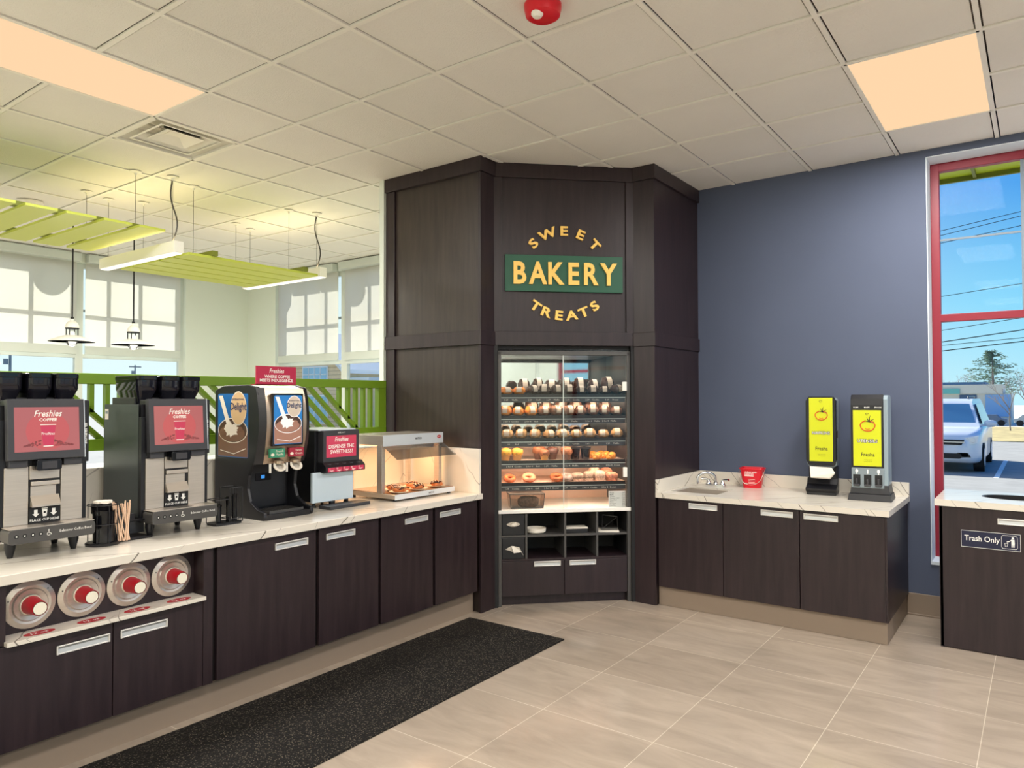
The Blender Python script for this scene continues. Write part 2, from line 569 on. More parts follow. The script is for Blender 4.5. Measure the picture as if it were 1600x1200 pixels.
def tag(o, label, cat, group=None):
    o['label'] = label
    o['category'] = cat
    if group: o['group'] = group
    return o

def thing(name, label, cat, loc=(0, 0, 0), rot=0.0, group=None):
    o = bpy.data.objects.new(name, None)
    o.empty_display_size = 0.1
    COL.objects.link(o)
    o.location = loc
    o.rotation_euler = (0, 0, rot)
    return tag(o, label, cat, group)

def struct(o):
    o['kind'] = 'structure'
    return o

def copy_thing(src, loc, rot=None, label=None, group=None):
    def rec(o, parent):
        c = o.copy(); COL.objects.link(c)
        if parent is not None: c.parent = parent
        for ch in o.children: rec(ch, c)
        return c
    c = rec(src, None)
    c.location = loc
    if rot is not None: c.rotation_euler = (0, 0, rot)
    if label: c['label'] = label
    if group: c['group'] = group
    return c

ORD = ['first', 'second', 'third', 'fourth', 'fifth', 'sixth', 'seventh', 'eighth', 'ninth', 'tenth', 'eleventh', 'twelfth', 'thirteenth', 'fourteenth']
L90 = PI / 2                 # things on the long counter face +X

# ------------------------------------------------------------------ room
HC, YW, XL, YD = 3.35, 5.93, -9.4, 6.25
X0, X1, Y0, Y1 = XL, 3.6, -5.0, YW

g = G(); g.box(XL - 0.3, X1 + 0.2, Y0 - 0.2, YD + 0.3, -0.12, 0.0); struct(g.build('floor', FLOOR))
GX = [-0.215 - 0.6096 * k for k in range(-6, 16)]
GY = [2.31 + 0.6096 * k for k in range(-12, 8)]
# ceiling: tile field with openings where the vent and the light panels are let in
VENT = (-5.09, -4.482, 2.31, 2.9196)
PANELS = [(-4.482, 1.0908), (-0.8246, 4.1388), (-0.8246, 1.0908), (-0.8246, -1.9572), (2.2234, 4.1388), (2.2234, 1.0908), (2.2234, -1.9572), (-4.482, -1.9572), (-4.482, -4.3956), (-0.8246, -4.3956), (-7.5298, -1.3476), (-7.5298, -4.3956)]  # first two visible; the rest added out of view to light the room
holes = {}
def cell_open(cx, cy):
    if VENT[0] < cx < VENT[1] and VENT[2] < cy < VENT[3]: return True
    return any(px < cx < px + 0.6096 and py < cy < py + 1.2192 for px, py in PANELS)
g = G()
xs = sorted(GX + [XL - 0.1, X1 + 0.1]); ys = sorted(GY + [Y0 - 0.1, YD + 0.1])
for i in range(len(xs) - 1):
    for j in range(len(ys) - 1):
        if not cell_open((xs[i] + xs[i + 1]) / 2, (ys[j] + ys[j + 1]) / 2):
            g.box(xs[i] + 0.020, xs[i + 1] - 0.020, ys[j] + 0.020, ys[j + 1] - 0.020, HC, HC + 0.02)
struct(g.build('ceiling', CEIL))
g = G()
for x in GX:
    if XL < x < X1: g.box(x - 0.012, x + 0.012, Y0, YD, HC - 0.007, HC + 0.004)
for y in GY:
    if not Y0 < y < YD: continue
    for i in range(len(xs) - 1):
        xa, xb = xs[i], xs[i + 1]
        if not any(px < (xa + xb) / 2 < px + 0.6096 and py + 0.3 < y < py + 0.9 for px, py in PANELS):
            g.box(xa, xb, y - 0.012, y + 0.012, HC - 0.0065, HC + 0.004)
struct(g.build('ceiling_grid', GRID))
g = G(); g.box(XL - 0.2, X1 + 0.2, Y0 - 0.2, YD + 0.3, HC + 0.45, HC + 0.6); struct(g.build('roof', GREY_D))

def wall_open(name, m, x0, x1, y0, y1, z1, op, axis='x', reveal=None):
    """a wall with rectangular openings op=[(a0,a1,z0,z1)] along the given axis"""
    g = G()
    lo, hi = (x0, x1) if axis == 'x' else (y0, y1)
    def bx(a, b, za, zb):
        if b - a < 1e-4 or zb - za < 1e-4: return
        if axis == 'x': g.box(a, b, y0, y1, za, zb)
        else: g.box(x0, x1, a, b, za, zb)
    cur = lo
    for a0, a1, za, zb in sorted(op):
        bx(cur, a0, 0, z1); bx(a0, a1, 0, za); bx(a0, a1, zb, z1)
        cur = a1
    bx(cur, hi, 0, z1)
    return struct(g.build(name, m))

WIN = (-0.645, 1.75, 0.375, 3.295)
wall_open('wall_back', BLUE, -4.33, X1 + 0.2, YW, YW + 0.42, HC + 0.45, [WIN])
DW = (1.35, 5.29, 0.55, 3.235)
wall_open('wall_left', CREAM, XL - 0.2, XL, Y0 - 0.2, YD + 0.2, HC + 0.45, [DW], 'y')
DB = (-8.74, -5.3, 0.55, 3.25)
wall_open('wall_far', CREAM, XL, -4.33, YD, YD + 0.2, HC + 0.45, [DB])
g = G(); g.box(-4.345, -4.295, 4.16, YD, 0, HC); g.box(-4.345, -4.297, 4.10, 4.16, 0, HC); struct(g.build('wall_center', CREAM))
RWN = (0.6, 5.0, 0.4, 3.1)
wall_open('wall_right', CREAM, X1, X1 + 0.2, Y0 - 0.2, YW + 0.2, HC + 0.45, [RWN], 'y')
g = G(); g.box(XL - 0.2, X1 + 0.2, Y0 - 0.2, Y0, 0, HC + 0.45); struct(g.build('wall_front', CREAM))
# white reveal lining of the back window and the taupe rubber base
g = G()
x0, x1, z0, z1 = WIN
g.box(x0, x0 + 0.006, YW - 0.001, YW + 0.42, z0, z1); g.box(x1 - 0.006, x1, YW - 0.001, YW + 0.42, z0, z1)
g.box(x0, x1, YW - 0.001, YW + 0.42, z1 - 0.006, z1); g.box(x0, x1, YW - 0.012, YW + 0.42, z0, z0 + 0.022)
struct(g.build('trim_1', REVEAL))
g = G(); g.box(-0.80, X1, YW - 0.008, YW, 0, 0.155); g.box(-0.80, X1, YW - 0.016, YW, 0, 0.012)
struct(g.build('baseboard_back', RUBBER_BASE, bevel=0.003))
g = G(); g.box(X1 - 0.01, X1, Y0, YW, 0, 0.155); struct(g.build('baseboard_right', RUBBER_BASE))

# window_1: maroon storefront frame with two panes and grey muntins
g = G()
yf0, yf1 = YW + 0.20, YW + 0.265
for a, b in ((x0 + 0.006, x0 + 0.062), (x1 - 0.062, x1 - 0.006), (0.55, 0.61)):
    g.box(a, b, yf0, yf1, z0 + 0.022, z1 - 0.006)
for a, b in ((z0 + 0.022, z0 + 0.08), (z1 - 0.066, z1 - 0.006), (2.118, 2.172)):
    g.box(x0 + 0.006, x1 - 0.006, yf0 + 0.001, yf1 - 0.001, a, b)
w1 = struct(g.build('window_1', MAROON, bevel=0.003))
g = G(); g.box(x0 + 0.06, x1 - 0.06, yf0 + 0.03, yf0 + 0.036, z0 + 0.08, z1 - 0.06); g.build('pane', GLASS_AR, w1)
g = G(); g.box(-0.092, -0.070, yf0 + 0.018, yf0 + 0.03, 2.172, z1 - 0.066); g.box(x0 + 0.062, 0.55, yf0 + 0.02, yf0 + 0.03, 2.715, 2.729); g.build('muntin', MUNTIN, w1)

def storefront(name, axis, pos, a0, a1, z0, z1, verts, hors, depth=0.06, mu_v=(), mu_h=()):
    """aluminium storefront in a wall; axis 'y': runs along y at x=pos; glass and muntins as children"""
    def bx(g, a, b, d0, d1, za, zb):
        if axis == 'x': g.box(a, b, pos + d0, pos + d1, za, zb)
        else: g.box(pos - d1, pos - d0, a, b, za, zb)
    g = G()
    for v, w in verts: bx(g, v - w / 2, v + w / 2, 0, depth, z0, z1)
    for h_, w in hors: bx(g, a0, a1, 0.001, depth - 0.001, h_ - w / 2, h_ + w / 2)
    o = struct(g.build(name, ALU, bevel=0.003))
    g = G(); bx(g, a0, a1, depth / 2, depth / 2 + 0.006, z0, z1); g.build('pane', GLASS, o)
    if mu_v or mu_h:
        g = G()
        for v in mu_v: bx(g, v - 0.016, v + 0.016, depth / 2 + 0.006, depth / 2 + 0.03, 2.1, z1)
        for h_ in mu_h: bx(g, a0, a1, depth / 2 + 0.006, depth / 2 + 0.028, h_ - 0.016, h_ + 0.016)
        g.build('muntin', MUNTIN, o)
    return o
# frames stand in the wall thickness, 6 cm behind the room face
storefront('window_2', 'y', XL - 0.06, DW[0], DW[1], DW[2], DW[3], [(DW[0] + 0.03, 0.06), (3.965, 0.09), (DW[1] - 0.03, 0.06), (2.65, 0.06)], [(DW[2] + 0.03, 0.06), (DW[3] - 0.03, 0.06), (2.10, 0.05)], mu_v=(3.495, 4.36, 4.755), mu_h=(2.66,))
storefront('window_3', 'x', YD + 0.06, DB[0], DB[1], DB[2], DB[3], [(DB[0] + 0.03, 0.06), (-7.355, 0.11), (DB[1] - 0.03, 0.06), (-6.3, 0.06)], [(DB[2] + 0.03, 0.06), (DB[3] - 0.03, 0.06), (2.05, 0.05)], mu_v=(-8.2, -7.78, -6.94), mu_h=(2.64,))
g = G()
for v in (RWN[0] + 0.03, 2.1, 3.5, RWN[1] - 0.03): g.box(X1 + 0.06, X1 + 0.12, v - 0.03, v + 0.03, RWN[2], RWN[3])
for z in (RWN[2] + 0.03, 2.1, RWN[3] - 0.03): g.box(X1 + 0.061, X1 + 0.119, RWN[0], RWN[1], z - 0.03, z + 0.03)
o = struct(g.build('window_4', MAROON)); g = G(); g.box(X1 + 0.085, X1 + 0.091, RWN[0], RWN[1], RWN[2], RWN[3]); g.build('pane', GLASS, o)

# roller blinds with cassette and hem bar
def roller_blind(axis, pos, a0, a1, zb, label):
    def bx(g, a, b, d0, d1, za, zb_):
        if axis == 'x': g.box(a, b, pos - d1, pos - d0, za, zb_)
        else: g.box(pos + d0, pos + d1, a, b, za, zb_)
    c = (0, 0, 0)
    t = thing('roller_blind', label, 'blind', c, 0, 'roller blinds in the dining area')
    g = G(); bx(g, a0 - 0.01, a1 + 0.01, 0.004, 0.09, 3.235, 3.335); g.build('cassette', ALU, t, bevel=0.006)
    g = G(); bx(g, a0, a1, -0.020, -0.018, zb + 0.02, 3.24); g.build('fabric', BLIND, t)
    g = G(); bx(g, a0, a1, -0.030, -0.008, zb - 0.075, zb + 0.03); g.build('hem_bar', ALU, t, bevel=0.004)
    return t
roller_blind('y', XL, 1.38, 3.915, 2.19, 'roller blind left of the mullion in the left dining window')
roller_blind('y', XL, 4.015, 5.225, 2.19, 'narrow roller blind next to the dining corner, left dining window')
roller_blind('x', YD, -8.70, -7.42, 2.145, 'roller blind over the gabled tan house in the far dining window')
roller_blind('x', YD, -7.29, -5.36, 2.145, 'roller blind beside the dark wood tower, right pane of far dining window')

# ------------------------------------------------------------------ ceiling fixtures
PL = {0: 'long glowing ceiling light panel above the coffee machines, beside the air vent', 1: 'glowing ceiling light panel near the maroon framed window',
      2: 'added unseen ceiling light panel in the middle aisle', 3: 'added unseen ceiling light panel far behind the sink counter', 4: 'added unseen ceiling light panel near the right wall by the blue wall',
      5: 'added unseen ceiling light panel in the middle of the right aisle', 6: 'added unseen ceiling light panel at the rear of the right aisle', 7: 'added unseen ceiling light panel at the rear of the counter aisle',
      8: 'added unseen ceiling light panel by the front wall of the counter aisle', 9: 'added unseen ceiling light panel by the front wall of the middle aisle', 10: 'added unseen ceiling light panel at the rear of the dining area', 11: 'added unseen ceiling light panel by the front wall of the dining area'}
for k, (px, py) in enumerate(PANELS):
    t = thing('ceiling_light', PL[k], 'ceiling light', (px + 0.3048, py + 0.6096, HC), 0, 'recessed ceiling light panels')
    g = G()
    w, l = 0.3048, 0.6096
    for a in ((-w, -w + 0.014, -l, l), (w - 0.014, w, -l, l), (-w, w, -l, -l + 0.014), (-w, w, l - 0.014, l)):
        g.box(*a, -0.008, 0.03)
    g.build('frame', GRID, t)
    g = G(); g.box(-w + 0.012, w - 0.012, -l + 0.012, l - 0.012, -0.003, 0.012); g.build('diffuser', PANEL_E, t)
    la = bpy.data.lights.new('panel_lamp', 'AREA')
    la.shape, la.size, la.size_y, la.energy, la.color = 'RECTANGLE', 0.56, 1.17, PANEL_W, PANEL_COL
    lo = bpy.data.objects.new('panel_lamp', la); COL.objects.link(lo)
    lo.parent = t; lo.location = (0, 0, -0.012); lo.visible_camera = False

# air diffuser: square pan with duct, ring frame and a hanging core plate
t = thing('air_vent', 'square air vent with an open louvre core in the ceiling grid', 'vent', ((VENT[0] + VENT[1]) / 2, (VENT[2] + VENT[3]) / 2, HC))
g = G(); w = 0.3048
for a in ((-w, -w + 0.03, -w, w), (w - 0.03, w, -w, w), (-w, w, -w, -w + 0.03), (-w, w, w - 0.03, w)): g.box(*a, -0.006, 0.01)
g.build('frame', GRID, t)
g = G()
def ringpan(g, r0, z0, r1, z1, th=0.004):
    a = [(-r0, -r0, z0), (r0, -r0, z0), (r0, r0, z0), (-r0, r0, z0)]; b = [(-r1, -r1, z1), (r1, -r1, z1), (r1, r1, z1), (-r1, r1, z1)]
    for i in range(4):
        g.add([a[i], a[(i + 1) % 4], b[(i + 1) % 4], b[i]], [(0, 1, 2, 3)])
        q = [Vector(p) + Vector((0, 0, th)) for p in (a[i], a[(i + 1) % 4], b[(i + 1) % 4], b[i])]
        g.add(q, [(0, 1, 2, 3)])
ringpan(g, 0.290, 0.0, 0.22, 0.09); g.box(-0.22, 0.22, -0.22, 0.22, 0.09, 0.095); g.build('pan', GRID, t)
g = G(); g.cyl((0, 0.06, 0.06), (0, 0.06, 0.089), 0.13, n=24); g.build('duct', BLACK_M, t)
g = G(); ringpan(g, 0.215, 0.0, 0.15, 0.05); ringpan(g, 0.215, 0.0, 0.20, 0.0); g.build('ring_louvre', WHITE, t)
g = G(); ringpan(g, 0.135, 0.008, 0.05, 0.045); g.box(-0.05, 0.05, -0.05, 0.05, 0.043, 0.048); g.box(-0.012, 0.012, -0.2, 0.2, 0.05, 0.056); g.build('core_plate', WHITE, t)

t = thing('fire_strobe', 'round red fire alarm strobe on the ceiling', 'alarm', (-1.80, 2.70, HC))
g = G(); g.lathe([(0.085, 0), (0.085, -0.02), (0.078, -0.05), (0.06, -0.062), (0, -0.062)]); g.build('housing', RED, t, smooth=40)
g = G(); g.lathe([(0.028, -0.05), (0.028, -0.075), (0.018, -0.088), (0, -0.09)], (0.0, -0.045, 0.012), n=14); g.build('lens', WHITE, t, smooth=40)
g = G(); g.lathe([(0.105, 0), (0.105, -0.015), (0.075, -0.035), (0.06, -0.05), (0, -0.052)]); o = g.build('smoke_detector', WHITE, None, (-7.3, 2.64, HC - 0.006), smooth=40)
tag(o, 'small white smoke detector on the ceiling behind the slatted boards', 'smoke detector')

# hanging slatted clouds and the light bars that flank them
def canopy_wire(parent, x, y, zb, r=0.0018):
    g = G(); g.lathe([(0.045, 0), (0.045, -0.004), (0.012, -0.012), (0.006, -0.03), (0, -0.031)], (x, y, HC - 0.006), n=18)
    o = g.build('ceiling_cap', WHITE, parent, smooth=40)
    g = G(); g.cyl((x, y, zb), (x, y, HC - 0.03), r, n=6); g.build('wire', GREY_D, parent)

t = thing('slat_ceiling_panel', 'lime green slatted ceiling panel hanging between two light bars', 'ceiling panel', (0, 0, 0), 0, 'hanging slatted ceiling panels')
for k in range(5):
    x = -6.565 + k * 0.228
    g = G(); g.box(x, x + 0.203, 3.09, 4.36, 2.715, 2.735); g.build('slat', [LIME], t)
g = G()
for y in (3.30, 4.20): g.box(-6.60, -5.42, y - 0.025, y + 0.025, 2.735, 2.775)
g.build('batten', LIME_D, t)
for x, y in ((-5.70, 3.27), (-6.53, 3.27), (-5.70, 4.22), (-6.56, 4.22)): canopy_wire(t, x, y, 2.77)

t = thing('slat_ceiling_panel', 'green slatted ceiling panel with wide gaps, cut off at the photo edge', 'ceiling panel', (0, 0, 0), 0, 'hanging slatted ceiling panels')
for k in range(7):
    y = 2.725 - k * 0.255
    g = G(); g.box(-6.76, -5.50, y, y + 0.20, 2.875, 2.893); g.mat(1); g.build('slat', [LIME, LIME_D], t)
g = G()
for x in (-5.66, -6.55): g.box(x - 0.03, x + 0.03, 1.15, 2.90, 2.893, 2.925)
g.build('batten', LIME_D, t)
for x, y in ((-5.68, 2.78), (-6.56, 2.80), (-5.68, 1.3), (-6.56, 1.3)): canopy_wire(t, x, y, 2.92)

def light_bar(y, label, sag):
    t = thing('light_bar', label, 'light', (0, 0, 0), 0, 'hanging linear light bars')
    g = G(); g.box(-6.74, -5.48, y - 0.04, y + 0.04, 2.725, 2.815); g.build('housing', GRID, t, bevel=0.003)
    g = G(); g.box(-6.73, -5.49, y - 0.032, y + 0.032, 2.718, 2.726); g.build('diffuser', BAR_E, t)
    for x in (-5.58, -6.66): canopy_wire(t, x, y, 2.81)
    pts = []
    for i in range(13):
        s = i / 12
        pts.append((-5.585 + 0.05 * math.sin(s * 2 * PI) * sag, y + 0.02 * math.sin(PI * s), 2.815 + (HC - 2.84) * s))
    g = G(); g.tube(pts, 0.006, 6); g.build('power_cord', GREY_D, t, smooth=60)
    la = bpy.data.lights.new('bar_uplight', 'AREA')
    la.shape, la.size, la.size_y, la.energy, la.color = 'RECTANGLE', 1.2, 0.06, 3.2, (1.0, 0.80, 0.46)
    lo = bpy.data.objects.new('bar_uplight', la); COL.objects.link(lo); lo.parent = t
    ld = bpy.data.lights.new('bar_downlight', 'AREA'); ld.shape, ld.size, ld.size_y, ld.energy, ld.color = 'RECTANGLE', 1.2, 0.06, 38.0, (1.0, 0.95, 0.86)
    l2 = bpy.data.objects.new('bar_downlight', ld); COL.objects.link(l2); l2.parent = t; l2.location = (-6.11, y, 2.712); l2.visible_camera = False
    lo.location = (-6.11, y, 2.822); lo.rotation_euler = (PI, 0, 0); lo.visible_camera = False
light_bar(3.025, 'white light bar with a wavy cord at the near end of the lime slatted panel', 1.0)
light_bar(4.45, 'white light bar at the far end of the lime slatted panel', 0.8)

# pendant lamps
def pendant(x, y, zr, label):
    t = thing('pendant_lamp', label, 'pendant lamp', (x, y, zr), 0, 'white pendant lamps over the dining area')
    g = G(); g.lathe([(0.205, -0.012), (0.2, -0.004), (0.13, 0.028), (0.075, 0.045), (0.06, 0.05), (0.056, 0.05), (0.07, 0.040), (0.13, 0.020), (0.19, -0.010), (0.205, -0.012)], n=36); g.build('shade', WHITE, t, smooth=40)
    g = G(); g.lathe([(0.052, 0.052), (0.052, 0.115)], n=20); g.build('glass_neck', GLASS, t)
    g = G()
    for k in range(4):
        a = PI / 4 + k * PI / 2
        g.cyl((0.055 * math.cos(a), 0.055 * math.sin(a), 0.05), (0.055 * math.cos(a), 0.055 * math.sin(a), 0.118), 0.005, n=6)
    g.lathe([(0.062, 0.115), (0.062, 0.128), (0.05, 0.128), (0.05, 0.115)], n=20)
    for k in range(2):
        a = k * PI / 2 + 0.5
        g.tube([(0.062 * math.cos(a) * math.cos(s), 0.062 * math.sin(a) * math.cos(s), -0.005 - 0.05 * math.sin(s)) for s in [i * PI / 10 for i in range(11)]], 0.004, 6)
    g.build('guard', BLACK_M, t, smooth=40)
    g = G(); g.lathe([(0.064, 0.126), (0.06, 0.15), (0.045, 0.178), (0.022, 0.196), (0.014, 0.2), (0.014, 0.215), (0, 0.215)], n=24); g.build('cap', WHITE, t, smooth=40)
    g = G(); g.lathe([(0, -0.045), (0.03, -0.035), (0.042, -0.01), (0.04, 0.02), (0.025, 0.06), (0.02, 0.09), (0, 0.092)], n=16); g.build('bulb', BAR_E, t, smooth=60)
    pl = bpy.data.lights.new('pendant_bulb', 'POINT'); pl.energy, pl.color, pl.shadow_soft_size = 12.0, (1.0, 0.93, 0.82), 0.03
    po = bpy.data.objects.new('pendant_bulb', pl); COL.objects.link(po); po.parent = t; po.location = (0, 0, -0.075)
    g = G(); g.cyl((0, 0, 0.215), (0, 0, 0.235), 0.016, n=10); g.cyl((0, 0, 0.23), (0, 0, HC - zr), 0.0075, n=8); g.build('cord', BLACK_M, t)
pendant(-7.79, 3.20, 2.155, 'white pendant lamp on a black cord, first from the left photo edge')
pendant(-7.66, 3.74, 2.145, 'white pendant lamp on a black cord, nearest to the lime slatted panel')

# ------------------------------------------------------------------ low wall and green railing
g = G(); g.box(-4.34, -4.10, Y0, 4.10, 0, 1.165); struct(g.build('wall_low', CREAM))
g = G(); g.box(-4.36, -4.085, Y0, 4.10, 1.165, 1.197); struct(g.build('trim_2', WHITE))
def railing(yo, label):
    t = thing('railing', label, 'railing', (-4.25, yo, 0), 0, 'green railing panels on the low wall')
    hx = 0.022
    zb, zt = 1.342, 1.648
    g = G(); g.box(-hx - 0.004, hx + 0.004, -1.755, 0, zt, 1.708); g.build('top_rail', RAIL, t, bevel=0.003)
    g = G(); g.box(-hx - 0.004, hx + 0.004, -1.755, 0, 1.278, zb); g.build('bottom_rail', RAIL, t, bevel=0.003)
    g = G(); g.box(-hx, hx, -0.078, 0, zb, zt); g.build('stile', RAIL, t)
    g = G(); g.box(-hx, hx, -1.755, -1.70, zb, zt); g.build('stile', RAIL, t)
    # upright bars at the right end, the left ones cut short by the first diagonal
    d0 = -0.30                                  # foot of the first diagonal
    for v, w in ((-0.461, 0.024), (-0.377, 0.024), (-0.301, 0.024), (-0.223, 0.024), (-0.150, 0.024)):
        z = zb if v > d0 else min(zt, zb + (d0 - v) * 0.93)
        g = G(); g.box(-hx * 0.8, hx * 0.8, v - w / 2, v + w / 2, z, zt); g.build('upright_bar', RAIL, t)
    for k in range(13):
        f = d0 - 0.108 * k
        top = f - (zt - zb) / 0.93
        if f < -1.68: break
        a, za = (top, zt) if top > -1.70 else (-1.70, zb + (f + 1.70) * 0.93)
        g = G(); w = 0.019
        g.hexa([(-hx * 0.8, f - w, zb), (hx * 0.8, f - w, zb), (hx * 0.8, f + w, zb), (-hx * 0.8, f + w, zb)],
               [(-hx * 0.8, a - w, za), (hx * 0.8, a - w, za), (hx * 0.8, a + w, za), (-hx * 0.8, a + w, za)])
        g.build('diagonal_bar', RAIL, t)
    g = G()
    for v in (-0.04, -1.715): g.box(-0.02, 0.02, v - 0.03, v + 0.03, 1.197, 1.278)
    g.build('foot', RAIL, t)
railing(4.06, 'green railing panel beside the dark wood bakery tower')
railing(2.305, 'green railing panel behind the coffee machines, left of the tower panel')
railing(0.55, 'green railing panel continuing past the left photo edge')

# ------------------------------------------------------------------ bakery tower (dark wood surround)
TX0, TX1, TY0 = -4.29, -3.305, 4.12
PA, PB = Vector((-3.305, 4.285, 0)), Vector((-2.53, 5.05, 0))
ANG = math.atan2(PB.y - PA.y, PB.x - PA.x)
FL = (PB - PA).length
t = thing('bakery_tower', 'tall dark wood corner tower that frames the pastry case', 'cabinet', (0, 0, 0))
# side panels
g = G(); g.box(TX0, TX1, TY0 + 0.02, TY0 + 0.05, 0, HC); g.box(TX1 - 0.03, TX1, TY0 + 0.05, 4.285, 0, HC); g.build('side_panel', WOOD_SHEEN, t)
g = G(); g.box(-2.53, -2.36, 5.05, 5.08, 0, HC); g.box(-2.39, -2.362, 5.08, YW, 0, HC); g.build('side_panel', WOOD, t)
g = G(); g.box(TX0, -4.195, TY0, TY0 + 0.02, 0, HC); g.build('stile', WOOD, t, bevel=0.002)
g = G(); g.box(TX1 - 0.022, TX1 + 0.001, TY0, 4.2855, 0, 1.96); g.box(TX1 - 0.022, TX1 + 0.001, TY0, 4.2855, 2.065, 3.24); g.build('corner_post', WOOD, t, bevel=0.002)
g = G(); g.box(-2.531, -2.359, 5.049, 5.07, 0, 1.96); g.box(-2.531, -2.359, 5.049, 5.07, 2.065, 3.24); g.build('corner_post', WOOD, t, bevel=0.002)
g = G(); g.box(-2.372, -2.357, 5.05, 5.075, 2.065, 3.24); g.build('stile', WOOD, t)
# cornice and middle rail run round the whole front
for nm, z0, z1, o in (('cornice', 3.24, HC - 0.001, 0.016), ('middle_rail', 1.96, 2.065, 0.012)):
    a, b = TX1 + o, -2.36 + o
    g = G(); g.prism([(TX0 - 0.004, TY0 - o), (a, TY0 - o), (a, 4.285), (TX1 - 0.03, 4.285), (TX1 - 0.03, TY0 + 0.03), (TX0 - 0.004, TY0 + 0.03)], z0, z1, 'z'); g.build(nm, WOOD, t, bevel=0.002)
    g = G(); g.prism([(-2.53, 5.05 - o), (b, 5.05 - o), (b, YW - 0.001), (-2.40, YW - 0.001), (-2.40, 5.09), (-2.53, 5.09)], z0, z1, 'z'); g.build(nm, WOOD, t, bevel=0.002)
# diagonal front above the case
fr = lambda g: setattr(g, 'M', Matrix.Translation(PA) @ Matrix.Rotation(ANG, 4, 'Z'))
g = G(); fr(g); g.box(0.055, FL - 0.055, 0.014, 0.03, 2.06, 3.24); g.build('sign_panel', WOOD, t)
g = G(); fr(g); g.box(-0.01, 0.06, 0, 0.03, 2.065, 3.24); g.build('stile', WOOD, t, bevel=0.002)
g = G(); fr(g); g.box(FL - 0.06, FL + 0.01, 0, 0.03, 2.065, 3.24); g.build('stile', WOOD, t, bevel=0.002)
g = G(); fr(g); g.box(-0.02, FL + 0.02, -0.002, 0.03, 1.965, 2.07); g.build('middle_rail', WOOD, t, bevel=0.002)
g = G(); fr(g); g.box(-0.02, FL + 0.02, -0.006, 0.03, 3.24, HC - 0.001); g.build('cornice', WOOD, t, bevel=0.002)
g = G(); fr(g); g.box(0.0, 0.026, 0.002, 0.08, 0, 1.965); g.box(FL - 0.026, FL, 0.002, 0.08, 0, 1.965); g.box(0, FL, 0.05, 0.08, 1.90, 1.965); g.build('case_gap_shade', BLACK_M, t)  # black strips stand in for the shade in the gap round the case

# raised sign
sg = thing('bakery_sign', 'raised gold lettered sign with a green board on the tower front', 'sign', PA + Vector((0, 0, 0)), ANG)
g = G(); g.box(0.082, 1.0, -0.008, 0.0135, 2.375, 2.652); bd = g.build('board', SIGN_G, sg, bevel=0.002)
cx = 0.541
word = 'BAKERY'
xs_ = [0.194, 0.332, 0.474, 0.610, 0.747, 0.884]
for c, x in zip(word, xs_):
    g = G(); g.text(c, 0.232, (x, -0.0085, 2.434), depth=0.014, bold=0.028, sx=0.80); g.build('letter', GOLD, bd)
def arc_word(word, cz, r, a0, a1, flip=False):
    n = len(word)
    for i, c in enumerate(word):
        a = a0 + (a1 - a0) * i / (n - 1)
        th = math.radians(a)
        p = (cx + r * math.sin(th), 0.0135, cz + (r * math.cos(th) if not flip else -r * math.cos(th)))
        M = Matrix.Rotation(th if not flip else -th, 3, 'Y')
        g = G(); g.text(c, 0.098, p, depth=0.016, bold=0.03, sx=1.32, M=M); g.build('letter', GOLD, sg)
arc_word('SWEET', 2.510, 0.300, -46, 46)
arc_word('TREATS', 2.585, 0.425, -35, 37, True)

# ------------------------------------------------------------------ pastry case, local x along the diagonal front
pc = thing('pastry_case', 'glass fronted pastry case of five shelves over cubbies and two doors', 'display case', PA, ANG)
S0, S1, D = 0.030, FL - 0.026, 0.62
CASE_BEIGE = mat('case_beige', (228, 198, 178), 0.4)
g = G()
g.box(S0, S0 + 0.025, 0.02, 0.06, 0.0, 1.92); g.box(S1 - 0.028, S1, 0.02, 0.06, 0.0, 1.92); g.box(S0, S1, 0.02, 0.06, 1.893, 1.925)
g.build('front_frame', GREY_D, pc, bevel=0.002)
g = G(); g.box(S0, S0 + 0.02, 0.06, D, 0.70, 1.92); g.build('side_wall', WHITE, pc)
g = G(); g.box(S1 - 0.02, S1, 0.06, D, 0.70, 1.92); g.build('side_wall', WOOD_SHEEN, pc)
g = G(); g.box(S0, S1, D, D + 0.02, 1.20, 1.92); g.build('back_mirror', MIRROR, pc)
g = G(); g.box(S0, S1, D, D + 0.02, 0.70, 1.20); g.build('back_panel', CASE_BEIGE, pc)
g = G(); g.box(S0, S1, 0.05, D, 1.92, 1.94); g.build('top_panel', STEEL_W, pc)
cl = bpy.data.lights.new('case_fill', 'AREA'); cl.shape, cl.size, cl.size_y, cl.energy, cl.color = 'RECTANGLE', 0.95, 0.30, 5.0, (1.0, 0.90, 0.78)  # unseen lamp added under the case top to brighten the upper shelf
co = bpy.data.objects.new('case_fill', cl); COL.objects.link(co); co.parent = pc; co.location = (FL / 2, 0.26, 1.915); co.visible_camera = False; co.visible_glossy = False
g = G(); g.box(S0, S1, 0.016, D, 0.695, 0.722); g.build('deck', WHITE, pc, bevel=0.003)
# sliding glass doors
xm = 0.535
g = G(); g.box(S0 + 0.026, xm + 0.03, 0.040, 0.045, 0.725, 1.892); d1 = g.build('glass_door', CASE_GLASS, pc)
g = G(); g.box(xm, S1 - 0.03, 0.028, 0.033, 0.725, 1.892); d2 = g.build('glass_door', CASE_GLASS, pc)
g = G(); g.box(xm - 0.003, xm + 0.003, 0.0275, 0.0335, 0.725, 1.892); g.build('door_edge', ALU, d2)
g = G(); g.box(S1 - 0.065, S1 - 0.03, 0.012, 0.026, 1.62, 1.69); g.build('lock', WHITE, d2, bevel=0.003)
g = G(); g.box(S1 - 0.062, S1 - 0.03, 0.012, 0.026, 0.955, 1.03); g.build('lock', WHITE, d2, bevel=0.003)
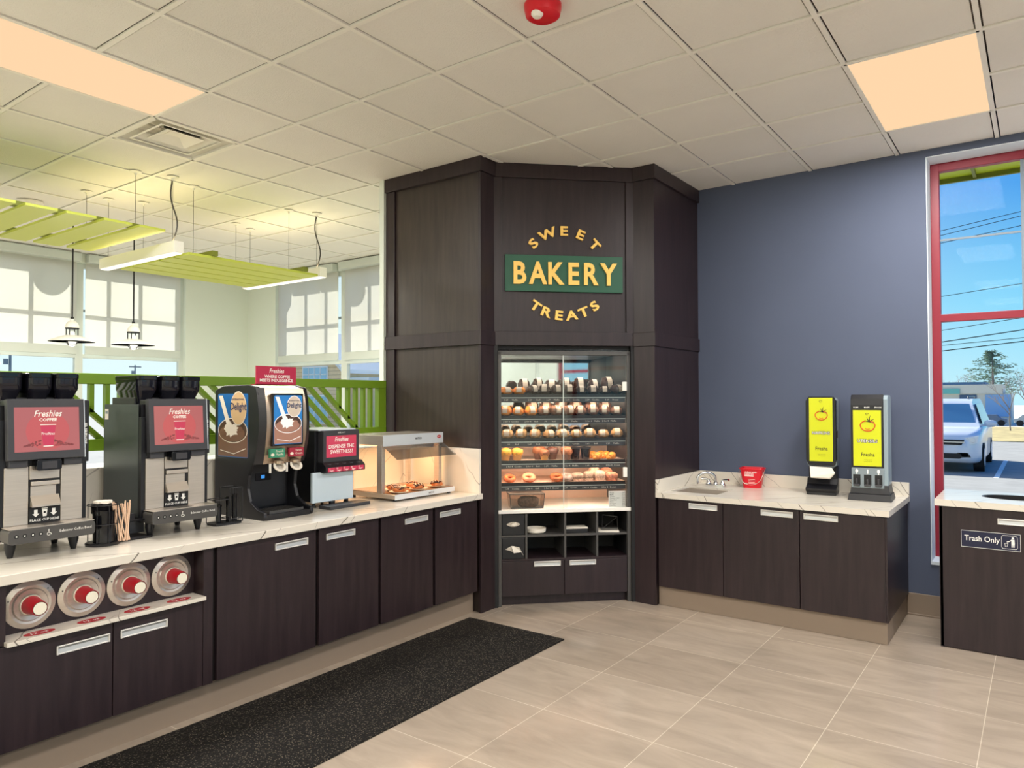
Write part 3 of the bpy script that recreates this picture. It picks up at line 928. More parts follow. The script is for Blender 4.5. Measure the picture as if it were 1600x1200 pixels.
# shelves with price rails
SH = [1.592, 1.428, 1.254, 1.086, 0.917]
for k, z in enumerate(SH):
    g = G()
    g.box(S0 + 0.02, S1 - 0.02, 0.075, D - 0.03, z - 0.012, z)
    sh = g.build('shelf', CASE_BEIGE if k >= 3 else BLACK_M, pc)
    g = G(); g.box(S0 + 0.022, S1 - 0.03, 0.058, 0.074, z - 0.022, z + 0.004); g.build('tray_edge', BLACK_M, sh)
    g = G(); g.box(S0 + 0.022, S1 - 0.03, 0.060, 0.066, z - 0.058, z - 0.022)
    g.mat(1); g.box(S0 + 0.022, S1 - 0.03, 0.056, 0.0595, z - 0.026, z - 0.021)
    g.mat(2)
    rr = random.Random(k + 3)
    for q in range(6):
        x = S0 + 0.08 + q * 0.155 + rr.uniform(-0.02, 0.02)
        g.text(rr.choice(['2 for 4', '1.69', '.99', '2.29']), 0.017, (x, 0.0590, z - 0.046), sx=1.1, res=1)
        g.text(rr.choice(['Roll', 'Donut', 'Muffin', 'Cookie']), 0.017, (x + 0.065, 0.0590, z - 0.046), sx=1.1, res=1)
    g.build('price_rail', [CHAR, ALU, PAPER], sh)
    g = G(); g.box(S0 + 0.04, S1 - 0.04, 0.084, 0.092, z - 0.019, z - 0.013); g.build('led_strip', LED_E, sh)
# cubbies
ZB, ZM, ZT = 0.352, 0.522, 0.69
g = G()
g.box(S0 + 0.02, S1 - 0.02, 0.40, 0.42, ZB, ZT); g.box(S0 + 0.02, S0 + 0.03, 0.05, 0.4, ZB, ZT); g.box(S1 - 0.03, S1 - 0.02, 0.05, 0.4, ZB, ZT)
g.build('cubby_back', BLACK_M, pc)
g = G()
for x in (0.245, 0.545, 0.795): g.box(x - 0.008, x + 0.008, 0.028, 0.40, ZB, ZT)
g.build('cubby_divider', GREY_D, pc)
g = G(); g.box(S0 + 0.024, S1 - 0.024, 0.030, 0.40, ZM - 0.008, ZM + 0.008); g.build('cubby_shelf', GREY_D, pc)
g = G(); g.box(S0 + 0.024, S1 - 0.024, 0.030, 0.40, ZB - 0.016, ZB); g.build('cubby_floor', WOOD, pc)
g = G(); g.box(S0 + 0.025, S1 - 0.028, 0.075, 0.40, 0.0, 0.068); g.build('kick_board', WOOD, pc)

def pull_handle(parent, x, z, L=0.213, H=0.038, y=0.0):
    """recessed bar pull: bright rim, dished back"""
    g = G(); r = 0.006
    g.box(x - L / 2, x + L / 2, y - 0.010, y, z + H / 2 - r, z + H / 2)
    g.box(x - L / 2, x + L / 2, y - 0.006, y, z - H / 2, z - H / 2 + r)
    g.box(x - L / 2, x - L / 2 + r, y - 0.009, y, z - H / 2, z + H / 2); g.box(x + L / 2 - r, x + L / 2, y - 0.009, y, z - H / 2, z + H / 2)
    g.mat(1); g.prism([(y, z - H / 2), (y - 0.003, z - H / 2 + 0.006), (y - 0.001, z + 0.004), (y - 0.006, z + H / 2), (y, z + H / 2)], x - L / 2 + 0.004, x + L / 2 - 0.004, 'x')
    return g.build('handle', [NICKEL, HANDLE_IN], parent, bevel=0.0015)
for a, b, hx in ((S0 + 0.028, 0.536, 0.405), (0.540, S1 - 0.031, 0.680)):
    g = G(); g.box(a, b, 0.026, 0.048, 0.074, 0.334); dr = g.build('door', WOOD, pc, bevel=0.002)
    pull_handle(dr, hx, 0.312, 0.205, 0.038, 0.026)

# ------------------------------------------------------------------ what stands in the case
def case_item(name, label, cat, x, y, z, group, rot=0.0):
    p = PA + Matrix.Rotation(ANG, 3, 'Z') @ Vector((x, y, z))
    return thing(name, label, cat, p, ANG + rot, group)

FILM_D = mat('film_dark', (66, 50, 44), 0.22, noise=0.35, nscale=40)
FILM_B = mat('film_brown', (122, 84, 66), 0.22, noise=0.3, nscale=45)
FILM_T = mat('film_tan', (178, 136, 92), 0.22, noise=0.3, nscale=45)
FILM_O = mat('film_orange', (214, 130, 52), 0.25, noise=0.3, nscale=45)
LABELM = mat('pastry_label', (196, 180, 162), 0.4)

def make_wrapped(film, w, h, d):
    """a sealed pastry: puffy film pack with crimped ends and a paper label folded over its front"""
    t = thing('wrapped_pastry', 'wrapped pastry', 'pastry')
    g = G(); g.blob((0, 0, h * 0.5), w / 2, d / 2, h / 2, 18, 10, 0.75, 0.24, -h * 0.5, seed=int(w * 1e4))
    g.box(-w / 2 - 0.008, -w / 2 + 0.012, -d * 0.36, d * 0.36, h * 0.35, h * 0.40); g.box(w / 2 - 0.012, w / 2 + 0.008, -d * 0.36, d * 0.36, h * 0.35, h * 0.40)
    g.build('film_pack', film, t, smooth=60)
    g = G(); n = 7
    pts = [(-d / 2 * 1.13 * math.cos(a), h * 0.5 + h * 0.59 * math.sin(a)) for a in [math.radians(-18 + i * 84 / n) for i in range(n + 1)]]
    lw = w * 0.22
    ps = pts + [(p[0] + 0.0018, p[1] - 0.0012) for p in pts[::-1]]
    for i in range(n):
        q = [pts[i], pts[i + 1]]
        g.add([(-lw, q[0][0], q[0][1]), (lw, q[0][0], q[0][1]), (lw, q[1][0], q[1][1]), (-lw, q[1][0], q[1][1])], [(0, 1, 2, 3)])
    g.build('label', LABELM, t, smooth=60)
    return t
protos = {}
def wrapped(row, n, x0, x1, y, z, film, w, h, d, where, rowname, rs, skip=()):
    R = random.Random(rs)
    key = (film.name, w, h, d)
    for k in range(n):
        x = x0 + (x1 - x0) * k / (n - 1)
        p = PA + Matrix.Rotation(ANG, 3, 'Z') @ Vector((x, y + R.uniform(-0.006, 0.006), z))
        lab = f'{film_word[film.name]} film wrapped pastry, {ORD[k]} from left in the {rowname} row, {where} shelf'
        rot = ANG + R.uniform(-0.35, 0.35)
        if key not in protos:
            t = make_wrapped(film, w, h, d); protos[key] = t
            t.location = p; t.rotation_euler = (0, 0, rot); t['label'] = lab; t['group'] = f'wrapped pastries on the {where} shelf'
        else:
            c = copy_thing(protos[key], p, rot, lab, f'wrapped pastries on the {where} shelf'); q = R.uniform(0.88, 1.14); c.scale = (R.uniform(0.9, 1.1), R.uniform(0.9, 1.1), q)
film_word = {'film_dark': 'dark', 'film_brown': 'brown', 'film_tan': 'tan', 'film_orange': 'orange'}
wrapped('f', 2, 0.105, 0.21, 0.135, SH[0], FILM_O, 0.095, 0.058, 0.10, 'top', 'far left front', 1)
wrapped('f', 8, 0.315, 0.985, 0.135, SH[0], FILM_D, 0.082, 0.072, 0.10, 'top', 'front', 2)
wrapped('b', 7, 0.27, 0.95, 0.285, SH[0], FILM_D, 0.092, 0.125, 0.12, 'top', 'back', 3)
wrapped('f', 3, 0.105, 0.30, 0.135, SH[1], FILM_O, 0.088, 0.078, 0.10, 'second', 'far left front', 4)
wrapped('f', 7, 0.40, 0.985, 0.135, SH[1], FILM_B, 0.084, 0.074, 0.10, 'second', 'front', 5)
wrapped('b', 6, 0.33, 0.93, 0.285, SH[1], FILM_B, 0.10, 0.120, 0.12, 'second', 'back', 6)
wrapped('f', 9, 0.115, 0.985, 0.135, SH[2], FILM_T, 0.090, 0.070, 0.10, 'third', 'front', 7)

def pastry_mat(name, a, b, sc=60):
    return mat(name, a, 0.5, noise=0.45, nscale=sc, bump=0.3, bscale=90)
MUF_Y = pastry_mat('muffin_yellow', (232, 168, 60), 0)
MUF_B = pastry_mat('muffin_brown', (150, 88, 52), 0)
MUF_D = pastry_mat('muffin_dark', (84, 48, 38), 0)
CUPP = mat('muffin_paper', (196, 140, 76), 0.7)
CUPD = mat('muffin_paper_dark', (92, 56, 40), 0.7)
CROI = pastry_mat('croissant_gold', (224, 140, 44), 0, 30)
def muffin(x, y, z, m, cup, label, s=1.0):
    t = case_item('muffin', label, 'muffin', x, y, z, 'muffins on the fourth shelf')
    g = G(); g.lathe([(0.028 * s, 0), (0.040 * s, 0.052 * s), (0.036 * s, 0.052 * s)], n=22); g.build('paper_cup', cup, t, smooth=40)
    g = G(); g.blob((0, 0, 0.062 * s), 0.046 * s, 0.046 * s, 0.034 * s, 16, 9, 0.9, 0.16, seed=int(x * 1000)); g.build('crown', m, t, smooth=60)
muffin(0.105, 0.15, SH[3], MUF_Y, CUPP, 'yellow muffin at the left end of the fourth shelf')
muffin(0.195, 0.15, SH[3], MUF_Y, CUPP, 'yellow muffin with dark specks, second from left, fourth shelf')
muffin(0.375, 0.20, SH[3], MUF_B, CUPD, 'large brown muffin behind the small one, fourth shelf', 1.15)
muffin(0.405, 0.13, SH[3], MUF_B, CUPP, 'small brown muffin in front of the large one, fourth shelf', 0.86)
muffin(0.475, 0.17, SH[3], MUF_D, CUPD, 'dark chocolate muffin left of the glass door edge', 1.05)
muffin(0.585, 0.15, SH[3], MUF_B, CUPD, 'brown muffin right behind the glass door edge, fourth shelf', 1.05)
for k, x in enumerate((0.655, 0.74)):
    t = case_item('pastry_tub', ('glossy black pastry tub beside the brown muffins' if k == 0 else 'glossy black pastry tub beside the golden croissants'), 'tub', x, 0.16, SH[3], 'black tubs on the fourth shelf')
    g = G(); g.lathe([(0.030, 0), (0.040, 0.085), (0.036, 0.085), (0.028, 0.01), (0, 0.01)], n=24); g.build('tub', BLACK_G, t, smooth=40)
    g = G(); g.lathe([(0.042, 0.085), (0.042, 0.095), (0.02, 0.10), (0, 0.10)], n=24); g.build('lid', BLACK, t, smooth=40)
def croissant(x, y, z, rot, label, group, m):
    t = case_item('croissant', label, 'pastry', x, y, z, group, rot)
    g = G()
    for k in range(7):
        s = (k - 3) / 3
        rr = 0.030 * (1 - 0.50 * s * s)
        g.blob((s * 0.052, 0.018 * s * s, rr * 0.92), 0.017, rr * 1.12, rr, 12, 7, 1.0, 0.05, seed=k)
    o = g.build('dough', m, t, smooth=60)
croissant(0.835, 0.13, SH[3], 1.1, 'golden croissant in the front left of the croissants', 'croissants on the fourth shelf', CROI)
croissant(0.815, 0.22, SH[3] + 0.002, 1.1, 'golden croissant behind the front left croissant', 'croissants on the fourth shelf', CROI)
croissant(0.800, 0.31, SH[3], 1.0, 'golden croissant at the back beside the black tubs', 'croissants on the fourth shelf', CROI)
croissant(0.945, 0.13, SH[3], 1.1, 'golden croissant at the front right end of the fourth shelf', 'croissants on the fourth shelf', CROI)
croissant(0.925, 0.22, SH[3], 1.1, 'golden croissant behind the front right croissant', 'croissants on the fourth shelf', CROI)
croissant(0.910, 0.31, SH[3], 1.0, 'golden croissant at the back right of the fourth shelf', 'croissants on the fourth shelf', CROI)
def ring_donut(name, x, y, z, m, label, R=0.036, r=0.019, tilt=0.0, top=None):
    t = case_item(name, label, 'donut', x, y, z, 'donuts on the lowest shelf')
    g = G(); n, k = 24, 12
    vs, fs = [], []
    for i in range(n):
        a = 2 * PI * i / n
        for j in range(k):
            b = 2 * PI * j / k
            vs.append(((R + r * math.cos(b)) * math.cos(a), (R + r * math.cos(b)) * math.sin(a), r + r * math.sin(b)))
    for i in range(n):
        for j in range(k):
            fs.append((i * k + j, ((i + 1) % n) * k + j, ((i + 1) % n) * k + (j + 1) % k, i * k + (j + 1) % k))
    if tilt:
        g.M = Matrix.Rotation(tilt, 4, 'X'); g.M = Matrix.Translation((0, 0, (R + r) * math.sin(abs(tilt)) * 0.72)) @ g.M
    g.add(vs, fs)
    g.build('dough', m, t, smooth=60)
    if top:
        g2 = G(); g2.M = g.M; vs2 = []
        for i in range(n):
            a = 2 * PI * i / n
            for j in range(7):
                b = math.radians(10 + 160 * j / 6)
                q = r * 1.06
                vs2.append(((R + q * math.cos(b)) * math.cos(a), (R + q * math.cos(b)) * math.sin(a), r + q * math.sin(b)))
        g2.add(vs2, [(i * 7 + j, ((i + 1) % n) * 7 + j, ((i + 1) % n) * 7 + j + 1, i * 7 + j + 1) for i in range(n) for j in range(6)])
        g2.build('icing', top, t, smooth=60)
DO_O = pastry_mat('donut_orange', (206, 108, 62), 0)
DO_B = pastry_mat('donut_brown', (156, 84, 42), 0)
DO_G = pastry_mat('donut_powder', (156, 140, 132), 0)
DO_S = pastry_mat('donut_sprinkle', (150, 128, 112), 0, 120)
DO_W = pastry_mat('donut_sugar', (206, 172, 150), 0, 120)
DO_P = pastry_mat('roll_pink', (206, 134, 106), 0)
ring_donut('donut', 0.135, 0.15, SH[4], DO_O, 'orange donut at the left end of the lowest shelf', 0.03, 0.017, 0.5)
ring_donut('donut', 0.285, 0.15, SH[4], DO_O, 'glazed orange donut alone on the left of the lowest shelf', 0.036, 0.018, 0.5, mat('glaze', (226, 150, 116), 0.2))
ring_donut('donut', 0.505, 0.15, SH[4], DO_B, 'brown ring donut left of the glass door edge, lowest shelf', 0.036, 0.019, 0.4)
ring_donut('donut', 0.588, 0.16, SH[4], DO_G, 'powdered grey donut right of the glass door edge', 0.032, 0.022, 0.3)
def bun(x, y, z, m, label, w=0.046, h=0.062, split=False):
    t = case_item('sugar_bun', label, 'bun', x, y, z, 'buns on the lowest shelf')
    g = G(); g.blob((0, 0, h * 0.58), w, w, h * 0.46, 16, 10, 0.85, 0.07, seed=int(x * 999)); g.build('dough', m, t, smooth=60)
    g = G(); g.lathe([(w * 0.9, 0), (w * 0.98, h * 0.3), (0, h * 0.32)], n=20); g.build('base', DO_W if split else m, t, smooth=40)
bun(0.672, 0.15, SH[4], DO_S, 'nut sprinkled bun right of the powdered donut', 0.05, 0.066, True)
bun(0.760, 0.15, SH[4], DO_S, 'tall sprinkled bun, second of the buns', 0.042, 0.074, True)
bun(0.848, 0.14, SH[4], DO_W, 'pale sugared bun in the front of the lowest shelf', 0.046, 0.078, True)
bun(0.835, 0.25, SH[4], DO_W, 'pale sugared bun standing at the back of the lowest shelf', 0.050, 0.095, True)
bun(0.945, 0.14, SH[4], DO_P, 'pink brown roll at the front right of the lowest shelf', 0.048, 0.066)
bun(0.930, 0.25, SH[4], DO_P, 'pink brown roll behind the front right roll', 0.050, 0.090)

# loaf box and price card on the deck
t = case_item('loaf_box', 'clear plastic box with a dark loaf on the case deck', 'box', 0.262, 0.16, 0.722, None)
CLEAR_D = glass_mat('clear_tub', (0.80, 0.76, 0.72))
g = G(); g.frustum(-0.125, 0.125, -0.07, 0.07, 0.0, -0.135, 0.135, -0.08, 0.08, 0.105); g.build('tub', CLEAR_D, t)
g = G(); g.box(-0.138, 0.138, -0.083, 0.083, 0.105, 0.113)
for a, b in ((-0.125, -0.07), (0.125, -0.07)): g.cyl((a, b, 0), (a * 1.08, b * 1.14, 0.108), 0.003, n=6)
g.box(-0.125, 0.125, -0.073, -0.067, 0.0, 0.006)
g.build('lid', GREY_D, t)
g = G(); g.blob((0.02, 0, 0.042), 0.085, 0.045, 0.045, 18, 10, 0.75, 0.06, -0.04, seed=4); g.build('loaf', pastry_mat('loaf_brown', (120, 92, 74), 0), t, smooth=60)
t = case_item('price_card', 'white printed price card standing at the right end of the deck', 'card', 0.965, 0.062, 0.722, None)
g = G(); g.box(-0.068, 0.068, 0, 0.003, 0, 0.122); g.mat(1)
for k, (a, b) in enumerate((('Donut', '1.49'), ('Muffin', '2.69'), ('Cookie', '1.99'), ('Cinnamon Roll', '2.49'), ('Sweet Roll', '1.89'), ('Fritter', '1.99'), ('Croissant', '2.59'), ('Loaf Slice', '2.29'))):
    g.text(a, 0.0125, (-0.058, -0.0006, 0.104 - k * 0.0138), 'L', bold=0.01, res=1); g.text(b, 0.0125, (0.06, -0.0006, 0.104 - k * 0.0138), 'R', bold=0.01, res=1)
g.build('card', [WHITE_F, INK], t)

# things in the cubbies
def tissue_box(zc, label, big):
    t = case_item('tissue_box', label, 'tissue box', 0.147, 0.035, zc, 'black tissue boxes in the left cubbies')
    g = G(); g.box(-0.086, 0.086, 0, 0.2, 0, 0.158); g.build('box', BLACK, t, bevel=0.003)
    if not big:
        g = G(); g.poly([(0.052 * math.cos(a) * (1 if abs(math.cos(a)) < .8 else 1), -0.001, 0.082 + 0.018 * math.copysign(abs(math.sin(a)) ** 1.6, math.sin(a))) for a in [2 * PI * i / 24 for i in range(24)]])
        g.build('opening', STEEL, t)
        g = G(); g.prism([(-0.02, 0.078), (-0.004, 0.096), (0.0, 0.088), (0.014, 0.1), (0.026, 0.082), (0.006, 0.07)], -0.014, -0.002, 'y'); g.build('tissue', PAPER, t)
    else:
        g = G()
        g.add([(-0.062, -0.001, 0.075), (-0.02, -0.024, 0.104), (0.0, -0.014, 0.100), (0.04, -0.03, 0.094), (0.07, -0.02, 0.03), (0.055, -0.03, 0.056), (0.0, -0.03, 0.050), (-0.02, -0.01, 0.062)], [(0, 1, 7), (1, 2, 6, 7), (2, 3, 5, 6), (3, 4, 5)])
        o = g.build('tissue', PAPER, t); md = o.modifiers.new('solidify', 'SOLIDIFY'); md.thickness = 0.002
tissue_box(ZM + 0.008, 'black tissue box with a slit opening in the top left cubby', False)
tissue_box(ZB, 'black tissue box with tissue hanging out in the lower left cubby', True)
t = case_item('bowl', 'shallow white bowl in the cubby beside the tissue boxes', 'bowl', 0.335, 0.13, ZM + 0.008, None)
g = G(); g.lathe([(0.066, 0), (0.078, 0.010), (0.080, 0.036), (0.075, 0.036), (0.073, 0.012), (0.06, 0.006), (0, 0.005)], n=32); g.build('dish', PAPER, t, smooth=45)
t = case_item('tray', 'small dark tray with a white patterned rim in the middle cubby', 'tray', 0.645, 0.12, ZM + 0.008, None)
g = G(); g.box(-0.085, 0.085, -0.06, 0.06, 0, 0.032); g.build('tray_body', BLACK, t, bevel=0.003)
g = G()
for k in range(16): g.box(-0.085 + k * 0.0108, -0.079 + k * 0.0108, -0.062, -0.06, 0.034, 0.046)
g.box(-0.087, 0.087, -0.062, 0.062, 0.032, 0.037); g.build('paper_rim', PAPER, t)
t = case_item('magazine', 'white paper under a black wire holder in the right cubby', 'paper', 0.905, 0.13, ZM + 0.008, None, -0.2)
g = G(); g.box(-0.075, 0.085, -0.085, 0.08, 0, 0.008); g.build('sheet', PAPER, t)
t = case_item('wire_holder', 'black wire holder lying tilted on the paper in the right cubby', 'holder', 0.92, 0.16, ZM + 0.017, None, -0.2)
g = G()
q = [(-0.05, -0.05, 0.006), (0.07, -0.05, 0.006), (0.075, 0.04, 0.085), (-0.04, 0.04, 0.10)]
g.tube(q, 0.004, 6, True); g.tube([q[0], q[2]], 0.003, 6); g.box(-0.055, 0.07, -0.06, 0.0, 0.002, 0.014)
g.build('frame', GREY_D, t)

# ------------------------------------------------------------------ long counter
XF = -3.31                     # plane of the door fronts
CT = 0.872                     # worktop height
t = thing('countertop', 'long white marble countertop with raised backsplash on the dark cabinets', 'countertop', (0, 0, 0))
g = G(); g.box(-4.075, -3.283, -0.9, 4.118, 0.832, CT); g.build('worktop', MARBLE, t, bevel=0.003)
g = G(); g.box(-4.097, -4.075, -0.9, 4.118, 0.84, 1.197); g.build('backsplash', MARBLE, t, bevel=0.002)
g = G(); g.box(-4.075, -3.300, 4.098, 4.118, CT, 1.197); g.build('end_splash', MARBLE, t, bevel=0.002)
g = G(); g.box(-3.40, -3.378, -0.9, 4.118, 0.0, 0.165); struct(g.build('baseboard_left', RUBBER_BASE))

def base_cabinet(y0, y1, label, hx=None, z1=0.828):
    t = thing('base_cabinet', label, 'cabinet', (XF, y0, 0), L90, 'dark base cabinets under the long counter')
    w = y1 - y0
    g = G(); g.box(-0.010, w + 0.012, 0.022, 0.70, 0.165, 0.830); g.build('body', WOOD_D, t)
    g = G(); g.box(0, w, 0.0, 0.021, 0.168, z1); d = g.build('door', WOOD, t, bevel=0.002)
    pull_handle(d, hx if hx is not None else w - 0.165, 0.772)
    return t
base_cabinet(2.036, 2.640, 'dark wood base cabinet next to the red cup dispensers')
base_cabinet(2.662, 3.118, 'dark wood base cabinet under the creamer and sugar dispensers', 0.155)
base_cabinet(3.140, 3.612, 'dark wood base cabinet under the left end of the pastry warmer', 0.31)
base_cabinet(3.636, 4.085, 'dark wood base cabinet nearest to the bakery tower', 0.148)
# cup cabinet: open niche above a marble ledge, two doors below
CY = 1.105
t = thing('cup_cabinet', 'dark cabinet with a niche of red paper cups above two doors', 'cabinet', (XF, CY, 0), L90)
W = 2.015 - CY
g = G()
g.box(-0.02, W, 0.022, 0.70, 0.165, 0.590); g.box(-0.02, W, 0.092, 0.70, 0.590, 0.830)
g.build('body', WOOD_D, t)
g = G(); g.box(0.0, W, 0.088, 0.0915, 0.604, 0.831); g.build('niche_back', WOOD, t)
g = G(); g.box(-0.03, 0.024, 0.0, 0.09, 0.590, 0.831); g.build('stile', WOOD, t, bevel=0.002)
g = G(); g.box(W - 0.052, W, 0.0, 0.09, 0.165, 0.831); g.build('stile', WOOD, t, bevel=0.002)
for a, b, hx in ((-0.03, 0.432, 0.312), (0.436, W - 0.054, 0.570)):
    g = G(); g.box(a, b, 0.0, 0.021, 0.168, 0.586); d = g.build('door', WOOD, t, bevel=0.002)
    pull_handle(d, hx, 0.520)
g = G(); g.box(0.018, W - 0.055, -0.032, 0.088, 0.588, 0.606); lg = g.build('ledge', MARBLE, t, bevel=0.002)
for x in (0.150, 0.352, 0.548, 0.744):
    g = G(); g.poly([(x + 0.058 * math.cos(2 * PI * i / 28), 0.018 + 0.030 * math.sin(2 * PI * i / 28), 0.6066) for i in range(28)])
    g.mat(1); g.M = Matrix.Translation((x, 0.012, 0.6072)) @ Matrix.Rotation(-PI / 2, 4, 'X')
    g.text('12 oz', 0.03, (0, 0, -0.004), bold=0.02, res=1)
    g.build('sticker', [STICKER, WHITE_F], lg)
for x in (0.024,):
    pass
# left neighbour cabinet cut by the photo edge
base_cabinet(0.47, 1.062, 'dark wood base cabinet left of the cup niche, cut off by the photo edge')

CUPN = ['leftmost', 'second from left', 'third from left', 'rightmost']
for k, y in enumerate((1.243, 1.445, 1.647, 1.849)):
    p = (XF - 0.088, y, 0.713)
    t = thing('cup_dispenser', f'round steel cup dispenser flange in the niche, {CUPN[k]} of the four', 'cup dispenser', p, L90, 'steel cup dispensers in the cabinet niche')
    g = G(); g.lathe([(0.0535, 0.003), (0.056, 0.006), (0.078, 0.012), (0.098, 0.004), (0.098, 0.0), (0.05, 0.0)], ax='y', n=40); g.build('flange', STEEL, t, smooth=30)
    g = G(); g.lathe([(0.068, 0.010), (0.063, 0.016), (0.044, 0.012), (0.042, 0.004)], ax='y', n=36); g.build('gasket', STEEL, t, smooth=30)
    for a in (0.7, 2.8):
        g = G(); g.cyl((0.085 * math.cos(a), -0.006, 0.085 * math.sin(a)), (0.085 * math.cos(a), -0.011, 0.085 * math.sin(a)), 0.003, n=8); g.build('screw', GREY_D, t)
    c = thing('paper_cup', f'red paper cup bottom sticking out of the {CUPN[k]} steel dispenser', 'cup', p, L90, 'red paper cups in the dispensers')
    b, tp = (0.040, 0.029) if k == 0 else (0.038, 0.029)
    ln = 0.105 if k in (0, 2) else 0.098
    g = G(); g.lathe([(b, 0.0), (tp, ln), (tp - 0.002, ln), (tp - 0.003, ln - 0.006), (b * 0.8, 0.0)], ax='y', n=32); w_ = g.build('wall', CUP_RED, c, smooth=30)
    g = G(); g.lathe([(b + 0.0015, 0.012), (b + 0.002, 0.017), (b, 0.021)], ax='y', n=32); g.build('rim', CUP_WHITE, c, smooth=30)
    g = G(); g.lathe([(tp - 0.0015, ln + 0.001), (tp - 0.004, ln + 0.001), (tp - 0.004, ln - 0.004), (0, ln - 0.004)], ax='y', n=32)
    g.mat(1); g.text('12 OZ', 0.012, (0, -(ln - 0.0035), -0.004), M=Matrix.Rotation(0.9, 3, 'Y'), res=1); g.build('base', [CUP_WHITE, GREY_D], c, smooth=30)

# ------------------------------------------------------------------ coffee machines (local: x to the right, y to the back, z up; front plane y=0)
def coffee_machine(y, label, glow, side_sticker):
    t = thing('coffee_machine', label, 'coffee machine', (-3.62, y, CT), L90, 'touchscreen coffee machines')
    for sx in (-0.128, 0.128):
        for yy in (0.012, 0.215):
            g = G(); g.lathe([(0.011, 0), (0.022, 0.045), (0.022, 0.08)], (sx, yy, 0), n=16); g.build('leg', BLACK, t, smooth=40)
    g = G(); g.box(-0.178, 0.178, 0.004, 0.40, 0.075, 0.60); g.box(-0.17, 0.17, 0.02, 0.40, 0.6, 0.665)
    g.mat(1); g.box(-0.1795, -0.178, 0.03, 0.39, 0.10, 0.664)
    body = g.build('body', [BLACK, SIDE_G], t, bevel=0.003)
    # steel front
    for a, b in ((-0.158, -0.064), (0.066, 0.158)):
        g = G(); g.box(a, b, -0.004, 0.004, 0.138, 0.392); g.build('front_panel', STEEL, t, bevel=0.002)
    g = G(); g.box(-0.060, 0.062, -0.004, 0.004, 0.335, 0.395); g.build('front_panel', STEEL, t, bevel=0.002)
    g = G(); g.box(-0.062, 0.064, -0.002, 0.004, 0.13, 0.335); g.build('recess', BLACK_M, t)
    g = G(); g.box(-0.057, 0.058, -0.016, -0.002, 0.308, 0.326); g.build('drip_bar', STEEL, t, bevel=0.002)
    g = G(); g.box(-0.056, 0.046, -0.004, -0.002, 0.262, 0.305)
    g.prism([(-0.004, 0.262), (-0.030, 0.222), (-0.030, 0.214), (-0.002, 0.214), (-0.002, 0.262)], -0.057, 0.058, 'x'); g.build('cup_ramp', STEEL, t)
    g = G(); g.box(-0.062, 0.063, -0.008, -0.002, 0.138, 0.212); g.mat(1)
    for sx in (-0.036, 0.036):
        g.poly([(sx - 0.007, -0.0086, 0.200), (sx + 0.007, -0.0086, 0.200), (sx + 0.007, -0.0086, 0.182), (sx + 0.014, -0.0086, 0.182), (sx, -0.0086, 0.168), (sx - 0.014, -0.0086, 0.182), (sx - 0.007, -0.0086, 0.182)])
    g.poly([(-0.012, -0.0086, 0.206), (0.012, -0.0086, 0.206), (0.012, -0.0086, 0.201), (-0.012, -0.0086, 0.201)])
    g.poly([(-0.011, -0.0086, 0.199), (0.011, -0.0086, 0.199), (0.0075, -0.0086, 0.168), (-0.0075, -0.0086, 0.168)])
    g.text('PLACE CUP HERE', 0.0155, (0, -0.0086, 0.149), bold=0.02, res=1)
    g.mat(0); g.disc((0, 0.186), 0.005, -0.0090, 14)
    g.build('cup_sign', [BLACK_M, WHITE_F], t)
    # drip tray
    g = G(); g.prism(rrect(-0.172, 0.176, 0.072, 0.136, 0.018, 4), -0.10, -0.004, 'y'); g.build('drip_tray', GREY_D, t, bevel=0.002)
    g = G(); g.box(-0.168, 0.172, -0.098, -0.006, 0.136, 0.1385); g.mat(1)
    for k in range(5): g.box(-0.03, 0.05, -0.085 + k * 0.016, -0.079 + k * 0.016, 0.1385, 0.1390)
    g.build('drip_grid', [STEEL, BLACK_M], t)
    for k in range(4):
        g = G(); g.disc((-0.142 + k * 0.031, 0.106), 0.0085, -0.1006, 18); g.mat(1); g.disc((-0.142 + k * 0.031, 0.106), 0.0035, -0.1010, 8); g.build('tray_button', [BLACK_M, WHITE_F], t)
    g = G(); x = -0.018
    g.disc((x, 0.119), 0.0028, -0.1008, 10); g.tube([(x, -0.1008, 0.116), (x + 0.001, -0.1008, 0.106), (x + 0.008, -0.1008, 0.105), (x + 0.011, -0.1008, 0.098)], 0.0013, 5)
    g.tube([(x + 0.0065 * math.cos(a), -0.1008, 0.102 + 0.0065 * math.sin(a)) for a in [math.radians(110 + 22 * i) for i in range(11)]], 0.0011, 5)
    g.build('access_symbol', WHITE_F, t)
    g = G(); g.text('Balmaver Coffee Bend', 0.0165, (0.092, -0.1006, 0.103), sx=0.9, res=1); g.build('tray_lettering', WHITE_F, t)
    # head with tilted touchscreen
    g = G(); g.box(-0.150, 0.188, 0.0, 0.12, 0.40, 0.688); g.box(-0.165, 0.165, 0.10, 0.34, 0.40, 0.70); g.build('head', BLACK, t, bevel=0.004)
    T = Matrix.Translation((0, -0.042, 0.425)) @ Matrix.Rotation(-0.07, 4, 'X')
    g = G(); g.M = T; g.box(-0.157, 0.152, 0, 0.034, 0, 0.268); sc = g.build('screen_bezel', CHAR, t, bevel=0.003)
    g = G(); g.M = T; g.box(0.152, 0.155, -0.001, 0.034, 0, 0.268); g.build('bright_edge', STEEL_W, sc)
    g = G(); g.M = T
    a0, a1, c0, c1 = -0.132, 0.130, 0.036, 0.232
    g.quad((a0, -0.0008, c0), (a1, -0.0008, c0), (a1, -0.0008, c1), (a0, -0.0008, c1))
    g.mat(1); g.poly([(0.088 * math.cos(2 * PI * i / 28), -0.0011, 0.125 + 0.085 * math.sin(2 * PI * i / 28)) for i in range(28)])
